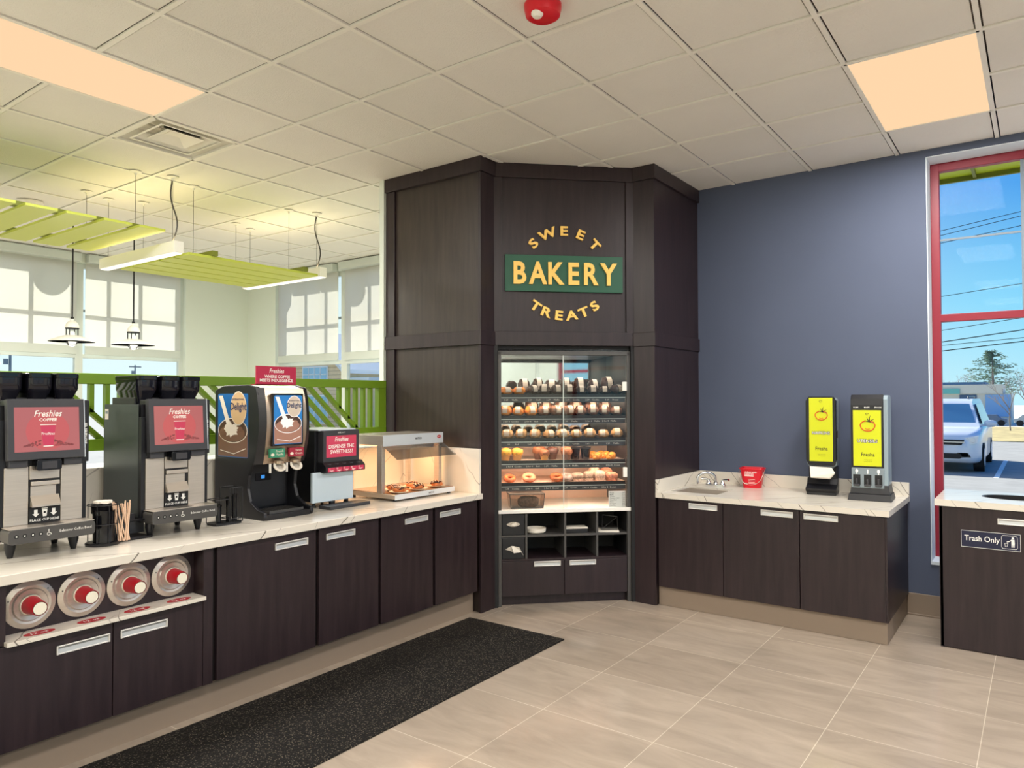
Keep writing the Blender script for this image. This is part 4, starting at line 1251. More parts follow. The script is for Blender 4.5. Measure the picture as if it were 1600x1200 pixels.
    g.mat(3); g.poly([(-0.030, -0.0016, 0.150), (0.032, -0.0016, 0.150), (0.020, -0.0016, 0.060), (-0.020, -0.0016, 0.060)])
    g.mat(2); g.text('Freshies', 0.040, (0, -0.0020, 0.190), bold=0.012, sx=0.85, M=Matrix(((1, 0, .25), (0, 1, 0), (0, 0, 1))), res=2)
    g.text('COFFEE', 0.019, (0, -0.0020, 0.169), bold=0.03, sx=1.1, res=1)
    g.quad((-0.031, -0.0020, 0.152), (0.033, -0.0020, 0.152), (0.033, -0.0020, 0.155), (-0.031, -0.0020, 0.155))
    g.text('Freshies', 0.018, (0, -0.0020, 0.108), bold=0.015, sx=0.9, res=1)
    g.quad((-0.020, -0.0020, 0.056), (0.020, -0.0020, 0.056), (0.020, -0.0020, 0.060), (-0.020, -0.0020, 0.060))
    g.mat(4); R = random.Random(5)
    for k in range(70):
        s = R.choice((-1, 1)); u = R.random() ** 1.5
        bx, bz = s * (0.026 + 0.075 * u), 0.060 + R.random() * 0.026 * (1 - u)
        th = R.uniform(0, PI)
        g.poly([(bx + 0.005 * math.cos(q) * math.cos(th) - 0.003 * math.sin(q) * math.sin(th), -0.0014 - k * 2e-6, bz + 0.005 * math.cos(q) * math.sin(th) + 0.003 * math.sin(q) * math.cos(th)) for q in [2 * PI * i / 8 for i in range(8)]])
    g.build('touchscreen', [SCREEN_R, SCREEN_RC, WHITE_F, SCREEN_R2, mat('print_bean', (132, 60, 62), 0.3)], sc)
    g = G(); Mv = Matrix.Rotation(-PI / 2, 3, 'Y'); g.text('schaerer', 0.030, (0.178, -0.0006, 0.535), M=Mv, bold=0.01, res=2); g.build('side_lettering', WHITE_F, t)
    # spouts below the screen
    for a, b in ((-0.145, -0.072), (0.072, 0.150)):
        g = G(); g.box(a, b, -0.020, 0.03, 0.392, 0.424); g.build('spout_housing', CHAR, t, bevel=0.003)
    g = G(); g.rbox(-0.050, 0.052, -0.052, 0.02, 0.376, 0.424, 0.010, axis='y'); sp = g.build('center_spout', BLACK_G, t, bevel=0.002)
    g = G(); g.box(-0.028, 0.032, -0.0535, -0.052, 0.384, 0.416); g.build('spout_face', CHAR, sp)
    # bean hoppers
    for x in (-0.122, 0.0, 0.112):
        g = G(); secs = []
        for zz, k in ((0.660, 0.62), (0.690, 0.66), (0.735, 0.97), (0.742, 1.0), (0.788, 1.0)): secs.append([(x + u * k, 0.17 + v * (0.4 + 0.6 * k), zz) for u, v in rrect(-0.053, 0.053, -0.125, 0.13, 0.026, 4)])
        nn = len(secs[0]); g.add([p for s in secs for p in s], [(j * nn + i, j * nn + (i + 1) % nn, (j + 1) * nn + (i + 1) % nn, (j + 1) * nn + i) for j in range(4) for i in range(nn)] + [list(range(nn))[::-1], list(range(4 * nn, 5 * nn))])
        hp = g.build('bean_hopper', HOPPER, t, smooth=35)
        g = G(); g.prism(rrect(x - 0.0555, x + 0.0555, 0.041, 0.304, 0.028, 4), 0.788, 0.812, 'z'); g.build('lid', BLACK_G, hp, bevel=0.004)
    if side_sticker:
        g = G(); g.box(-0.181, -0.1797, 0.345, 0.382, 0.585, 0.64); g.mat(1); g.box(-0.1814, -0.181, 0.350, 0.377, 0.615, 0.63); g.build('side_label', [PAPER, GREY_P], t)
    return t
coffee_machine(1.378, 'coffee machine with a red touchscreen, cut by the left photo edge', 1.0, False)
coffee_machine(1.990, 'coffee machine with a red touchscreen, next to the blue creamer dispenser', 0.8, True)

# ------------------------------------------------------------------ condiment caddies and stir sticks
def wire_ring(g, c, r, z, n=24, rr=0.0022):
    g.tube([(c[0] + r * math.cos(2 * PI * i / n), c[1] + r * math.sin(2 * PI * i / n), z) for i in range(n)], rr, 6, True)
t = thing('lid_caddy', 'round black lid caddy between the two coffee machines', 'caddy', (-3.615, 1.628, CT), 0)
g = G(); g.lathe([(0.072, 0), (0.074, 0.010), (0.070, 0.014), (0, 0.014)], n=32); g.build('base_plate', BLACK, t, smooth=40)
g = G(); g.lathe([(0.046, 0.014), (0.048, 0.165), (0.044, 0.165), (0.042, 0.02), (0, 0.02)], (0.012, 0.0, 0), n=28); g.build('cup', BLACK_G, t, smooth=40)
g = G()
for z in (0.10, 0.19): wire_ring(g, (0, 0), 0.066, z)
for k in range(8):
    a = 2 * PI * k / 8; g.cyl((0.066 * math.cos(a), 0.066 * math.sin(a), 0.012), (0.066 * math.cos(a), 0.066 * math.sin(a), 0.19), 0.002, n=6)
g.build('wire_frame', BLACK, t, smooth=60)
g = G()
for k in range(9): g.lathe([(0.044, 0.15 + 0.005 * k), (0.046, 0.153 + 0.005 * k), (0.040, 0.1545 + 0.005 * k)], (0.0, -0.004, 0), n=22)
g.lathe([(0.040, 0.196), (0, 0.197)], (0, -0.004, 0), n=22); g.build('lid_stack', BLACK, t, smooth=40)
g = G()
for k in range(14):
    a = k * 2.4; g.lathe([(0.016, 0.196 + 0.002 * (k % 3)), (0.014, 0.205 + 0.002 * (k % 3)), (0, 0.206)], (0.028 * math.cos(a), 0.026 * math.sin(a), 0), n=8)
o = g.build('creamer_cups', PAPER, t); o['kind'] = 'stuff'
# black open rack with the sticks
t = thing('wire_rack', 'black open rack holding stir sticks beside the second coffee machine', 'rack', (-3.63, 1.715, CT), L90)
g = G(); g.box(-0.035, 0.145, -0.03, 0.13, 0, 0.008); g.build('base_plate', BLACK, t, bevel=0.003)
g = G()
g.rbox(-0.035, 0.150, -0.032, -0.022, 0.0, 0.105, 0.014, axis='y')
g2 = G()
for q in ([(-0.03, -0.028, 0.008), (0.145, -0.028, 0.008), (0.145, -0.028, 0.095), (-0.03, -0.028, 0.095)], [(-0.03, 0.125, 0.008), (0.145, 0.125, 0.008), (0.145, 0.125, 0.125), (-0.03, 0.125, 0.125)]): g2.tube(q, 0.006, 6, True)
for x in (-0.03, 0.145): g2.tube([(x, -0.028, 0.095), (x, 0.125, 0.125)], 0.006, 6)
g2.build('frame', BLACK, t, smooth=60)
g = G(); g.box(-0.028, 0.142, 0.05, 0.058, 0.02, 0.118); g.build('mesh_panel', CHAR, t)
R = random.Random(11)
for k in range(16):
    x0 = 1.672 + 0.085 * R.random(); lean = R.uniform(-0.03, 0.05)
    h_ = R.uniform(0.175, 0.20)
    b = Vector((-3.575 + R.uniform(-0.012, 0.012), x0 + 0.012, CT + 0.0105)); tp = Vector((-3.60 + R.uniform(-0.015, 0.015), x0 + lean, CT + h_))
    g = G(); d = tp - b
    g.hexa([(-0.0008, -0.003, 0), (0.0008, -0.003, 0), (0.0008, 0.003, 0), (-0.0008, 0.003, 0)], [(d.x - 0.0008, d.y - 0.003, d.z), (d.x + 0.0008, d.y - 0.003, d.z), (d.x + 0.0008, d.y + 0.003, d.z), (d.x - 0.0008, d.y + 0.003, d.z)])
    tag(g.build('stir_stick', WOODSTICK, None, tuple(b)), 'thin pinkish wooden stir stick in the bundle between the coffee machines', 'stir stick', 'wooden stir sticks in the bundle')

t = thing('lid_caddy', 'black wire caddy of dark cups in front of the creamer dispenser', 'caddy', (-3.655, 2.292, CT), L90)
g = G(); g.rbox(-0.085, 0.085, -0.05, 0.06, 0, 0.012, 0.03, axis='z'); g.build('base_plate', BLACK, t)
g = G()
for z in (0.03, 0.20): g.tube([(p[0], p[1], z) for p in rrect(0.0, 0.08, -0.045, 0.05, 0.012, 3)], 0.0025, 6, True)
for z in (0.14,): g.tube([(p[0], p[1], z) for p in rrect(-0.08, 0.0, -0.045, 0.05, 0.012, 3)], 0.0025, 6, True)
for k in range(8): g.cyl((0.004 + k * 0.0103, -0.045, 0.01), (0.004 + k * 0.0103, -0.045, 0.20), 0.0016, n=6)
for x in (-0.08, 0.0, 0.08):
    for y in (-0.045, 0.05): g.cyl((x, y, 0.01), (x, y, 0.20 if x >= 0 else 0.14), 0.0025, n=6)
g.build('wire_frame', BLACK, t, smooth=60)
for x, h_ in ((0.022, 0.14), (0.058, 0.15), (-0.04, 0.10)):
    g = G(); g.lathe([(0.014, 0.012), (0.016, h_), (0.019, h_), (0.019, h_ + 0.008), (0.01, h_ + 0.012), (0, h_ + 0.012)], (x, 0.0, 0), n=18); g.build('sleeve', BLACK_G, t, smooth=40)

# ------------------------------------------------------------------ creamer dispenser
t = thing('creamer_dispenser', 'tall black creamer dispenser with blue coffee picture panels', 'dispenser', (-3.62, 2.636, CT), L90)
W2 = 0.172
side = [(0.0, 0.76), (-0.015, 0.72), (-0.02, 0.60), (-0.015, 0.45), (0.0, 0.36), (0.03, 0.31), (0.075, 0.25), (0.085, 0.17), (0.06, 0.10), (-0.01, 0.058), (-0.075, 0.045), (-0.08, 0.02), (-0.07, 0.0), (0.42, 0.0), (0.42, 0.745), (0.33, 0.772), (0.08, 0.775)]
g = G()
g.prism(side, -W2, -W2 + 0.022, 'x'); g.prism(side, W2 - 0.022, W2, 'x'); g.build('side_shell', BLACK, t, bevel=0.006, bseg=3)
g = G(); g.prism([(0.01, 0.755), (0.0, 0.40), (0.03, 0.34), (0.41, 0.33), (0.41, 0.74), (0.33, 0.768), (0.08, 0.771)], -W2 + 0.022, W2 - 0.022, 'x'); g.box(-W2 + 0.022, W2 - 0.022, 0.15, 0.378, 0.0, 0.34); g.build('body', BLACK, t)
g = G(); g.prism([(-0.07, 0.0), (-0.074, 0.030), (0.15, 0.030), (0.15, 0.0)], -W2 + 0.02, W2 - 0.02, 'x'); g.build('drip_base', BLACK, t)
g = G(); g.box(-0.115, 0.12, -0.045, 0.12, 0.030, 0.036)
for k in range(12): g.box(-0.110 + k * 0.0195, -0.104 + k * 0.0195, -0.04, 0.115, 0.036, 0.042)
g.box(-0.115, 0.12, -0.048, -0.042, 0.03, 0.046); g.build('drip_grid', GREY_D, t)
# curved bronze door (convex towards the viewer, bulging in the middle)
def door_y(z): 
    s = (z - 0.56) / 0.22
    return -0.052 + 0.040 * s * s
g = G(); zs = [0.315 + i * 0.0275 for i in range(17)]
vs = []
for z in zs:
    hw = 0.138 - 0.010 * max(0, (0.45 - z) / 0.14) - (0.006 * ((z - 0.70) / 0.06) ** 2 if z > 0.70 else 0)
    for x in (-hw, hw): vs.append((x, door_y(z), z))
n = len(zs)
back = [(p[0], 0.03, p[2]) for p in vs]
fs = [(2 * i, 2 * i + 1, 2 * i + 3, 2 * i + 2) for i in range(n - 1)]
fs += [(2 * n + 2 * i, 2 * n + 2 * i + 2, 2 * n + 2 * i + 3, 2 * n + 2 * i + 1) for i in range(n - 1)]
fs += [(2 * i, 2 * i + 2, 2 * n + 2 * i + 2, 2 * n + 2 * i) for i in range(n - 1)] + [(2 * i + 1, 2 * n + 2 * i + 1, 2 * n + 2 * i + 3, 2 * i + 3) for i in range(n - 1)]
fs += [(0, 2 * n, 2 * n + 1, 1), (2 * n - 2, 2 * n - 1, 4 * n - 1, 4 * n - 2)]
g.add(vs + back, fs); door = g.build('front_door', BRONZE, t, smooth=30)
for s in (-1, 1):
    g = G()
    for i in range(n - 1):
        z0_, z1_ = zs[i], zs[i + 1]
        xo = W2 + 0.004
        q = []
        for z in (z0_, z1_):
            hw = 0.138 - 0.010 * max(0, (0.45 - z) / 0.14) - (0.006 * ((z - 0.70) / 0.06) ** 2 if z > 0.70 else 0)
            q.append((hw, door_y(z) + 0.001, z)); q.append((xo, door_y(z) + 0.022, z))
        g.add([(s * p[0], p[1], p[2]) for p in q] + [(s * p[0], 0.05, p[2]) for p in q], [(0, 1, 3, 2), (1, 5, 7, 3), (4, 6, 7, 5), (0, 2, 6, 4)] + ([(0, 4, 5, 1)] if i == 0 else []) + ([(2, 3, 7, 6)] if i == n - 2 else []))
    g.build('door_side', BLACK, door, smooth=40)
# printed pictures: sky, pouring stream, glass of coffee, round badge
def picture(g, M, w, h_, logo=True):
    """materials: 0 blue, 1 coffee, 2 dark coffee, 3 cream, 4 badge tan, 5 badge navy"""
    g.M = M
    def pol(pts, k): g.poly([(x, -0.0004 * k, z) for x, z in pts])
    g.mat(0); pol(rrect(-w / 2, w / 2, 0, h_, 0.012, 3), 1)
    ell = lambda cx, cz, rx, rz, a0=0, a1=360, n=32: [(cx + rx * math.cos(math.radians(a0 + (a1 - a0) * i / n)), cz + rz * math.sin(math.radians(a0 + (a1 - a0) * i / n))) for i in range(n + 1)]
    cz = h_ * 0.42
    g.mat(1); pol([(-w * 0.49, h_ * 0.012), (w * 0.49, h_ * 0.012), (w * 0.49, cz)] + ell(0, cz, w * 0.49, h_ * 0.16, 0, 180, 16) + [(-w * 0.49, cz)], 2)
    g.mat(3); pol(ell(0, cz, w * 0.485, h_ * 0.20), 3)
    g.mat(2); pol(ell(0, cz, w * 0.465, h_ * 0.185), 4)
    g.mat(1); pol(ell(-w * 0.02, cz - h_ * 0.045, w * 0.42, h_ * 0.13), 5)
    g.mat(3); R = random.Random(3)
    pts = []
    for i in range(26):
        a = 2 * PI * i / 26; k = (1.05 if i % 2 else 0.80) * R.uniform(0.7, 1.15)
        pts.append((-w * 0.03 + w * 0.27 * k * math.cos(a), cz + h_ * 0.02 + h_ * 0.12 * k * math.sin(a)))
    pol(pts, 6)
    pol([(-w * 0.46, h_ * 0.97), (-w * 0.33, h_ * 0.97), (-w * 0.02, cz + 0.01), (-w * 0.14, cz)], 7)
    g.mat(1); pol(ell(w * 0.26, cz + h_ * 0.03, w * 0.07, h_ * 0.035, 0, 360, 16), 8); pol(ell(w * 0.22, cz - h_ * 0.07, w * 0.05, h_ * 0.025, 0, 360, 16), 8); pol(ell(-w * 0.30, cz - h_ * 0.06, w * 0.06, h_ * 0.03, 0, 360, 16), 8)
    g.mat(3); pol([(-w * 0.40, h_ * 0.10), (w * 0.05, h_ * 0.05), (w * 0.44, h_ * 0.14), (w * 0.44, h_ * 0.155), (w * 0.05, h_ * 0.062), (-w * 0.40, h_ * 0.112)], 8)
    bx, bz, br = w * 0.20, h_ * 0.77, w * 0.25
    g.mat(3); pol(ell(bx, bz, br * 1.06, br * 1.3), 9)
    g.mat(4); pol(ell(bx, bz, br, br * 1.22), 10)
    g.mat(5)
    g.text('Delight', br * 0.80, (bx, -0.0048, bz - br * 0.12), bold=0.02, sx=0.9, res=2)
    g.text('INTERNATIONAL', br * 0.20, (bx, -0.0048, bz + br * 0.62), bold=0.01, res=1)
PM = [mat('panel_blue', (24, 100, 168), 0.3), COFFEE_P, COFFEE_D, CREAM_P, BADGE_O, BADGE_B]
g = G(); picture(g, Matrix.Translation((-W2 - 0.0005, 0.232, 0.348)) @ Matrix.Rotation(-PI / 2, 4, 'Z'), 0.308, 0.375); g.build('side_picture', PM, t)
# lit screen on the door
scM = Matrix.Translation((0, -0.057, 0.43))
g = G(); g.box(-0.107, 0.107, -0.060, -0.04, 0.418, 0.722); g.build('screen_bezel', BLACK_G, door, bevel=0.002)
g = G(); picture(g, Matrix.Translation((0, -0.0602, 0.428)), 0.196, 0.284)
g.build('screen', [SCREEN_B, mat('screen_coffee', (150, 108, 90), 0.2, emit=(150, 108, 90), estr=0.3), COFFEE_D, mat('screen_cream', (232, 226, 222), 0.2, emit=(230, 226, 222), estr=0.3), mat('screen_badge', (222, 206, 188), 0.3), BADGE_B], door)
for x, mm, words in ((-0.066, GREEN_L, ('French', 'Vanilla')), (0.066, RED_L, ('Sweet', 'Cream'))):
    g = G(); g.box(x - 0.05, x + 0.05, -0.0535, -0.035, 0.352, 0.403); g.mat(1)
    g.text(words[0], 0.019, (x + 0.014, -0.0538, 0.383), bold=0.01, res=1); g.text(words[1], 0.019, (x + 0.014, -0.0538, 0.364), bold=0.01, res=1)
    g.poly([(x - 0.034 + 0.012 * math.cos(a), -0.0538, 0.369 + 0.009 * math.sin(a)) for a in [2 * PI * i / 16 for i in range(16)]])
    g.build('flavour_card', [mm, CREAM_P], door)
for x in (-0.055, 0.06):
    g = G(); g.tube([(x - 0.035, -0.015, 0.315), (x - 0.035, -0.015, 0.262)], 0.007, 8); g.build('nozzle', WHITE, t, smooth=50)
    g = G(); g.M = Matrix.Translation((x + 0.015, -0.035, 0.298)) @ Matrix.Rotation(math.radians(55), 4, 'X')
    g.lathe([(0.038, -0.004), (0.042, 0.004), (0.036, 0.010), (0.026, 0.006), (0.024, -0.002), (0.038, -0.004)], n=26, sy=0.85); g.build('lever', PAPER, t, smooth=40)
    g = G(); g.lathe([(0.03, 0), (0.03, 0.016), (0.018, 0.022), (0, 0.022)], (x + 0.015, -0.03, 0.315), n=20); g.build('lever_boss', BRONZE, t, smooth=40)
g = G(); g.box(-0.13, 0.13, 0.135, 0.150, 0.05, 0.31); g.mat(1); g.box(-0.085, 0.02, 0.131, 0.136, 0.205, 0.25); g.mat(2); g.box(-0.048, -0.025, 0.1295, 0.131, 0.218, 0.238)
g.build('back_plate', [BLACK, BLACK_G, BRASS_LED], t)
# sign on top
t = thing('counter_sign', 'crimson sign reading WHERE COFFEE MEETS INDULGENCE on top of the creamer dispenser', 'sign', (-3.62, 2.598, CT + 0.774), L90)
g = G(); g.box(-0.137, 0.137, -0.001, 0.006, 0.0, 0.108); g.box(-0.137, 0.137, -0.001, 0.05, 0.0, 0.003); g.build('board', CRIMSON, t)
g = G(); g.text('Freshies', 0.036, (0.0, -0.0016, 0.070), bold=0.008, sx=0.85, M=Matrix(((1, 0, .2), (0, 1, 0), (0, 0, 1)))); g.text('WHERE COFFEE', 0.0245, (0.005, -0.0016, 0.040), bold=0.025); g.text('MEETS INDULGENCE', 0.0245, (0, -0.0016, 0.018), bold=0.025); g.build('lettering', WHITE_F, t)

# ------------------------------------------------------------------ sugar dispenser
t = thing('sugar_dispenser', 'black sweetener dispenser with a red screen and five buttons', 'dispenser', (-3.65, 3.105, CT), L90)
g = G(); g.box(-0.165, 0.150, 0.05, 0.36, 0.035, 0.49); g.build('body', BLACK, t, bevel=0.004)
g = G(); g.box(-0.16, 0.145, 0.02, 0.36, 0.488, 0.497); g.build('top_plate', STEEL_W, t, bevel=0.002)
g = G()
for x, y in ((-0.14, 0.09), (0.12, 0.09), (-0.14, 0.33), (0.12, 0.33)): g.lathe([(0.018, 0), (0.010, 0.02), (0.010, 0.04)], (x, y, 0), n=12)
g.build('feet', BLACK, t, smooth=40)
g = G(); g.box(-0.185, -0.180, 0.16, 0.21, 0.36, 0.44); g.box(-0.181, -0.165, 0.15, 0.17, 0.36, 0.44); g.build('side_latch', BLACK_G, t)
g = G(); g.box(-0.140, 0.155, -0.004, 0.05, 0.285, 0.490); hd = g.build('head', CHAR, t, bevel=0.003)
g = G(); g.quad((-0.118, -0.0046, 0.318), (0.128, -0.0046, 0.318), (0.128, -0.0046, 0.455), (-0.118, -0.0046, 0.455))
g.mat(1); g.text('Freshies', 0.040, (0.005, -0.0052, 0.418), bold=0.01, sx=0.85, M=Matrix(((1, 0, .2), (0, 1, 0), (0, 0, 1)))); g.text('DISPENSE THE', 0.034, (0.005, -0.0052, 0.375), bold=0.012, sx=0.98); g.text('SWEETNESS!', 0.034, (0.005, -0.0052, 0.342), bold=0.012, sx=0.98)
g.text('SURE SHOT', 0.012, (0.005, -0.0052, 0.470), res=1)
g.build('screen', [SCREEN_R2, WHITE_F], hd)
g = G(); g.prism([(0.05, 0.290), (-0.004, 0.290), (-0.040, 0.262), (-0.040, 0.226), (-0.02, 0.222), (0.05, 0.230)], -0.150, 0.175, 'x'); lp = g.build('button_ledge', BLACK, t, bevel=0.002)
for k in range(5):
    x = -0.107 + k * 0.060
    g = G(); g.box(x - 0.027, x + 0.027, -0.043, -0.039, 0.230, 0.257); g.mat(1); g.text(['S', 'M', 'L', 'XL', 'X'][k], 0.014, (x - 0.014, -0.0434, 0.246), res=1); g.text('Sugar', 0.014, (x, -0.0434, 0.234), bold=0.01, res=1); g.build('button', [SCREEN_R2, WHITE_F], lp)
    g = G(); M = Matrix.Translation((x, -0.0225, 0.2768)) @ Matrix.Rotation(-0.91, 4, 'X'); g.M = M; g.text('Sugar', 0.014, (0, -0.001, -0.004), res=1); g.build('ledge_print', GREY_P, lp)
g = G(); g.box(-0.213, 0.115, 0.010, 0.030, 0.040, 0.228); g.build('front_plate', mat('pale_blue_steel', (214, 230, 240), 0.25, 0.2), t, bevel=0.002)
g = G(); g.box(-0.07, -0.035, 0.01, 0.03, 0.0, 0.04); g.box(0.06, 0.075, 0.01, 0.03, 0.0, 0.04); g.build('plate_foot', BLACK, t)
g = G(); g.box(-0.155, 0.175, -0.09, 0.02, 0.0, 0.022); g.build('drip_pad', CHAR, t, bevel=0.003)

# ------------------------------------------------------------------ pastry warmer and its plates
t = thing('pastry_warmer', 'steel and glass pastry warmer at the tower end of the counter', 'food warmer', (-3.49, 3.435, CT), L90)
WW = 0.605
g = G()
for x, y in ((0.03, 0.03), (WW - 0.03, 0.03), (0.03, 0.44), (WW - 0.03, 0.44)): g.cyl((x, y, 0), (x, y, 0.018), 0.014, n=12)
g.build('feet', BLACK, t)
g = G(); g.box(0.0, WW, 0.0, 0.47, 0.016, 0.046); bs = g.build('base', STEEL, t, bevel=0.002)
g = G(); g.box(-0.001, WW + 0.001, -0.003, 0.0, 0.012, 0.047); g.mat(1); g.text('HATCO', 0.016, (0.355, -0.0036, 0.023), bold=0.03, res=1); g.build('front_strip', [STEEL_W, INK], bs)
g = G(); g.box(0.01, WW - 0.01, 0.006, 0.465, 0.046, 0.050); g.build('hot_plate', mat('warm_glass_plate', (150, 110, 80), 0.15), t)
for x, y in ((0.0, 0.155), (0.0, 0.455), (WW - 0.03, 0.155), (WW - 0.03, 0.455)):
    g = G(); g.box(x, x + 0.03, y - 0.03 if y < 0.3 else y - 0.012, y + 0.02, 0.046, 0.375); g.build('post', STEEL, t, bevel=0.002)
g = G(); g.box(0.0, WW, 0.115, 0.475, 0.372, 0.442); hd = g.build('hood', STEEL, t, bevel=0.004)
g = G(); g.box(-0.001, WW + 0.001, 0.110, 0.115, 0.366, 0.442); g.mat(1); g.text('HATCO', 0.020, (0.34, 0.1092, 0.402), bold=0.04, res=1); g.mat(2); g.poly([(WW - 0.045 + 0.023 * math.cos(a), 0.1092, 0.412 + 0.012 * math.sin(a)) for a in [2 * PI * i / 20 for i in range(20)]]); g.mat(3); g.text('HATCO', 0.010, (WW - 0.045, 0.1086, 0.4085), bold=0.02, res=1)
g.build('front_strip', [STEEL_W, INK, STICKER, WHITE_F], hd)
g = G(); g.box(0.03, WW - 0.03, 0.20, 0.38, 0.364, 0.372); g.build('heat_lamp', emit_mat('heat_lamp_glow', (255, 176, 110), 3.0), hd)
g = G(); a, b = Vector((0, 0.112, 0.368)), Vector((0, -0.02, 0.285))
g.hexa([(0.0, a.y, a.z - 0.003), (WW, a.y, a.z - 0.003), (WW, a.y, a.z), (0.0, a.y, a.z)], [(0.0, b.y, b.z - 0.003), (WW, b.y, b.z - 0.003), (WW, b.y, b.z), (0.0, b.y, b.z)]); g.build('sneeze_guard', SMOKE_GLASS, t)
for x in (0.004, WW - 0.008):
    g = G(); g.box(x, x + 0.004, 0.16, 0.44, 0.05, 0.372); g.build('side_glass', GLASS, t)
lm = bpy.data.lights.new('warmer_lamp', 'AREA'); lm.shape, lm.size, lm.size_y, lm.energy, lm.color = 'RECTANGLE', 0.5, 0.15, 3.0, (1.0, 0.62, 0.34)
lo = bpy.data.objects.new('warmer_lamp', lm); COL.objects.link(lo); lo.parent = t; lo.location = (WW / 2, 0.29, 0.360); lo.visible_camera = False

PLATE = mat('warmer_plate', (226, 206, 180), 0.35)
ROLL = mat('roll_caramel', (186, 104, 50), 0.35, noise=0.4, nscale=40)
ICE = mat('chocolate_drizzle', (62, 28, 18), 0.25)
DRZ = mat('icing_drizzle', (226, 196, 164), 0.3)
spots = [((-3.535, 3.515), 'front left plate with iced roll, in the pastry warmer'), ((-3.655, 3.585), 'plate with iced roll behind the front left one, in the warmer'),
         ((-3.545, 3.715), 'front middle plate with iced roll, in the pastry warmer'), ((-3.68, 3.800), 'plate with iced roll behind the front middle one, in the warmer'), ((-3.565, 3.925), 'plate with iced roll at the tower end of the warmer')]
pp = rr0 = None
for k, ((x, y), lab) in enumerate(spots):
    zt = CT + 0.050
    rl = lab.replace('plate with iced roll', 'chocolate iced roll on the plate').replace('front left chocolate iced roll on the plate', 'chocolate iced roll on the front left plate').replace('front middle chocolate iced roll on the plate', 'chocolate iced roll on the front middle plate')
    if pp is None:
        pp = thing('plate', lab, 'plate', (x, y, zt), 0, 'plates in the pastry warmer')
        g = G(); g.lathe([(0.036, 0), (0.062, 0.008), (0.066, 0.012), (0.062, 0.0125), (0.040, 0.004), (0, 0.004)], n=32); g.build('dish', PLATE, pp, smooth=40)
        rr0 = thing('iced_roll', rl, 'pastry', (x, y, zt + 0.004), 0, 'iced rolls in the pastry warmer')
        g = G()
        sp = [(0.040 * (1 - i / 60) * math.cos(i * 0.33), 0.040 * (1 - i / 60) * math.sin(i * 0.33), 0.014 + 0.0004 * i) for i in range(52)]
        g.tube(sp, [0.013] * 52, 8); g.blob((0, 0, 0.018), 0.042, 0.042, 0.020, 14, 7, 1, 0.12, -0.018, 2); g.build('dough', ROLL, rr0, smooth=60)
        g = G()
        for q in range(7):
            u = -0.036 + q * 0.012
            g.tube([(u + 0.006 * math.sin(s * 5 + q), v, 0.040 - 0.012 * ((u / .04) ** 2 + (v / .04) ** 2)) for s, v in [(i / 8, -0.034 + i * 0.0085) for i in range(9)]], 0.0042, 6)
        g.build('drizzle', ICE, rr0, smooth=60)
        g = G()
        for q in range(3): g.tube([(-0.034 + i * 0.0085, -0.02 + q * 0.02 + 0.005 * math.sin(i), 0.0445 - 0.010 * ((-0.034 + i * 0.0085) / .04) ** 2 - 0.01 * ((q - 1) * 0.5) ** 2) for i in range(9)], 0.0022, 5)
        g.build('white_icing', DRZ, rr0, smooth=60)
    else:
        copy_thing(pp, (x, y, zt), 0, lab); copy_thing(rr0, (x, y, zt + 0.004), k * 1.3, rl)

# ------------------------------------------------------------------ sink counter along the blue wall (local = world axes)
SY, ST = 5.065, 0.850
t = thing('sink_countertop', 'white marble countertop with an inset sink along the blue wall', 'countertop', (0, 0, 0))
bx0, bx1, by0, by1 = -2.305, -1.935, 5.195, 5.565
g = G()
for a in ((-2.358, bx0, 5.045, 5.905), (bx1, -0.775, 5.045, 5.905), (bx0, bx1, 5.045, by0), (bx0, bx1, by1, 5.905)): g.box(*a, 0.812, ST)
g.build('worktop', MARBLE, t)
g = G(); g.box(-2.358, -0.775, 5.905, YW - 0.001, 0.812, 0.947); g.build('backsplash', MARBLE, t, bevel=0.002)
g = G(); g.box(-2.358, -2.338, 5.045, 5.905, ST, 0.947); g.build('side_splash', MARBLE, t, bevel=0.002)
sk = G(); zb = 0.70
sk.box(bx0 - 0.012, bx0 + 0.004, by0, by1, zb, ST - 0.012); sk.box(bx1 - 0.004, bx1 + 0.012, by0, by1, zb, ST - 0.012)
sk.box(bx0, bx1, by0 - 0.012, by0 + 0.004, zb, ST - 0.012); sk.box(bx0, bx1, by1 - 0.004, by1 + 0.012, zb, ST - 0.012); sk.box(bx0, bx1, by0, by1, zb - 0.006, zb)
bowl = sk.build('sink_bowl', STEEL, t, bevel=0.002)
g = G(); g.lathe([(0.045, 0.004), (0.038, 0.001), (0.012, -0.002), (0, -0.002)], ((bx0 + bx1) / 2, (by0 + by1) / 2, zb), n=24); g.build('drain', CHROME, bowl, smooth=40)

def sink_cab(x0, x1, hx, label, end=False):
    t = thing('sink_cabinet', label, 'cabinet', (x0, SY, 0), 0, 'dark cabinets under the sink counter')
    w = x1 - x0
    g = G(); g.box(0, w, 0.022, 0.86, 0.145, 0.690); g.box(0, w, 0.022, 0.09, 0.690, 0.810)
    g.mat(1)
    if end: g.box(w, w + 0.012, 0.0, 0.86, 0.145, 0.810)
    g.build('body', [WOOD_D, WOOD], t)
    g = G(); g.box(0.001, w - 0.001, 0.0, 0.021, 0.145, 0.806); d = g.build('door', WOOD, t, bevel=0.0015)
    pull_handle(d, hx - x0, 0.770, 0.215, 0.040)
sink_cab(-2.345, -1.846, -1.992, 'dark sink cabinet next to the bakery tower, below the basin')
sink_cab(-1.844, -1.321, -1.467, 'middle dark cabinet of the three under the sink counter')
sink_cab(-1.319, -0.802, -1.184, 'dark cabinet at the window end of the sink counter', True)
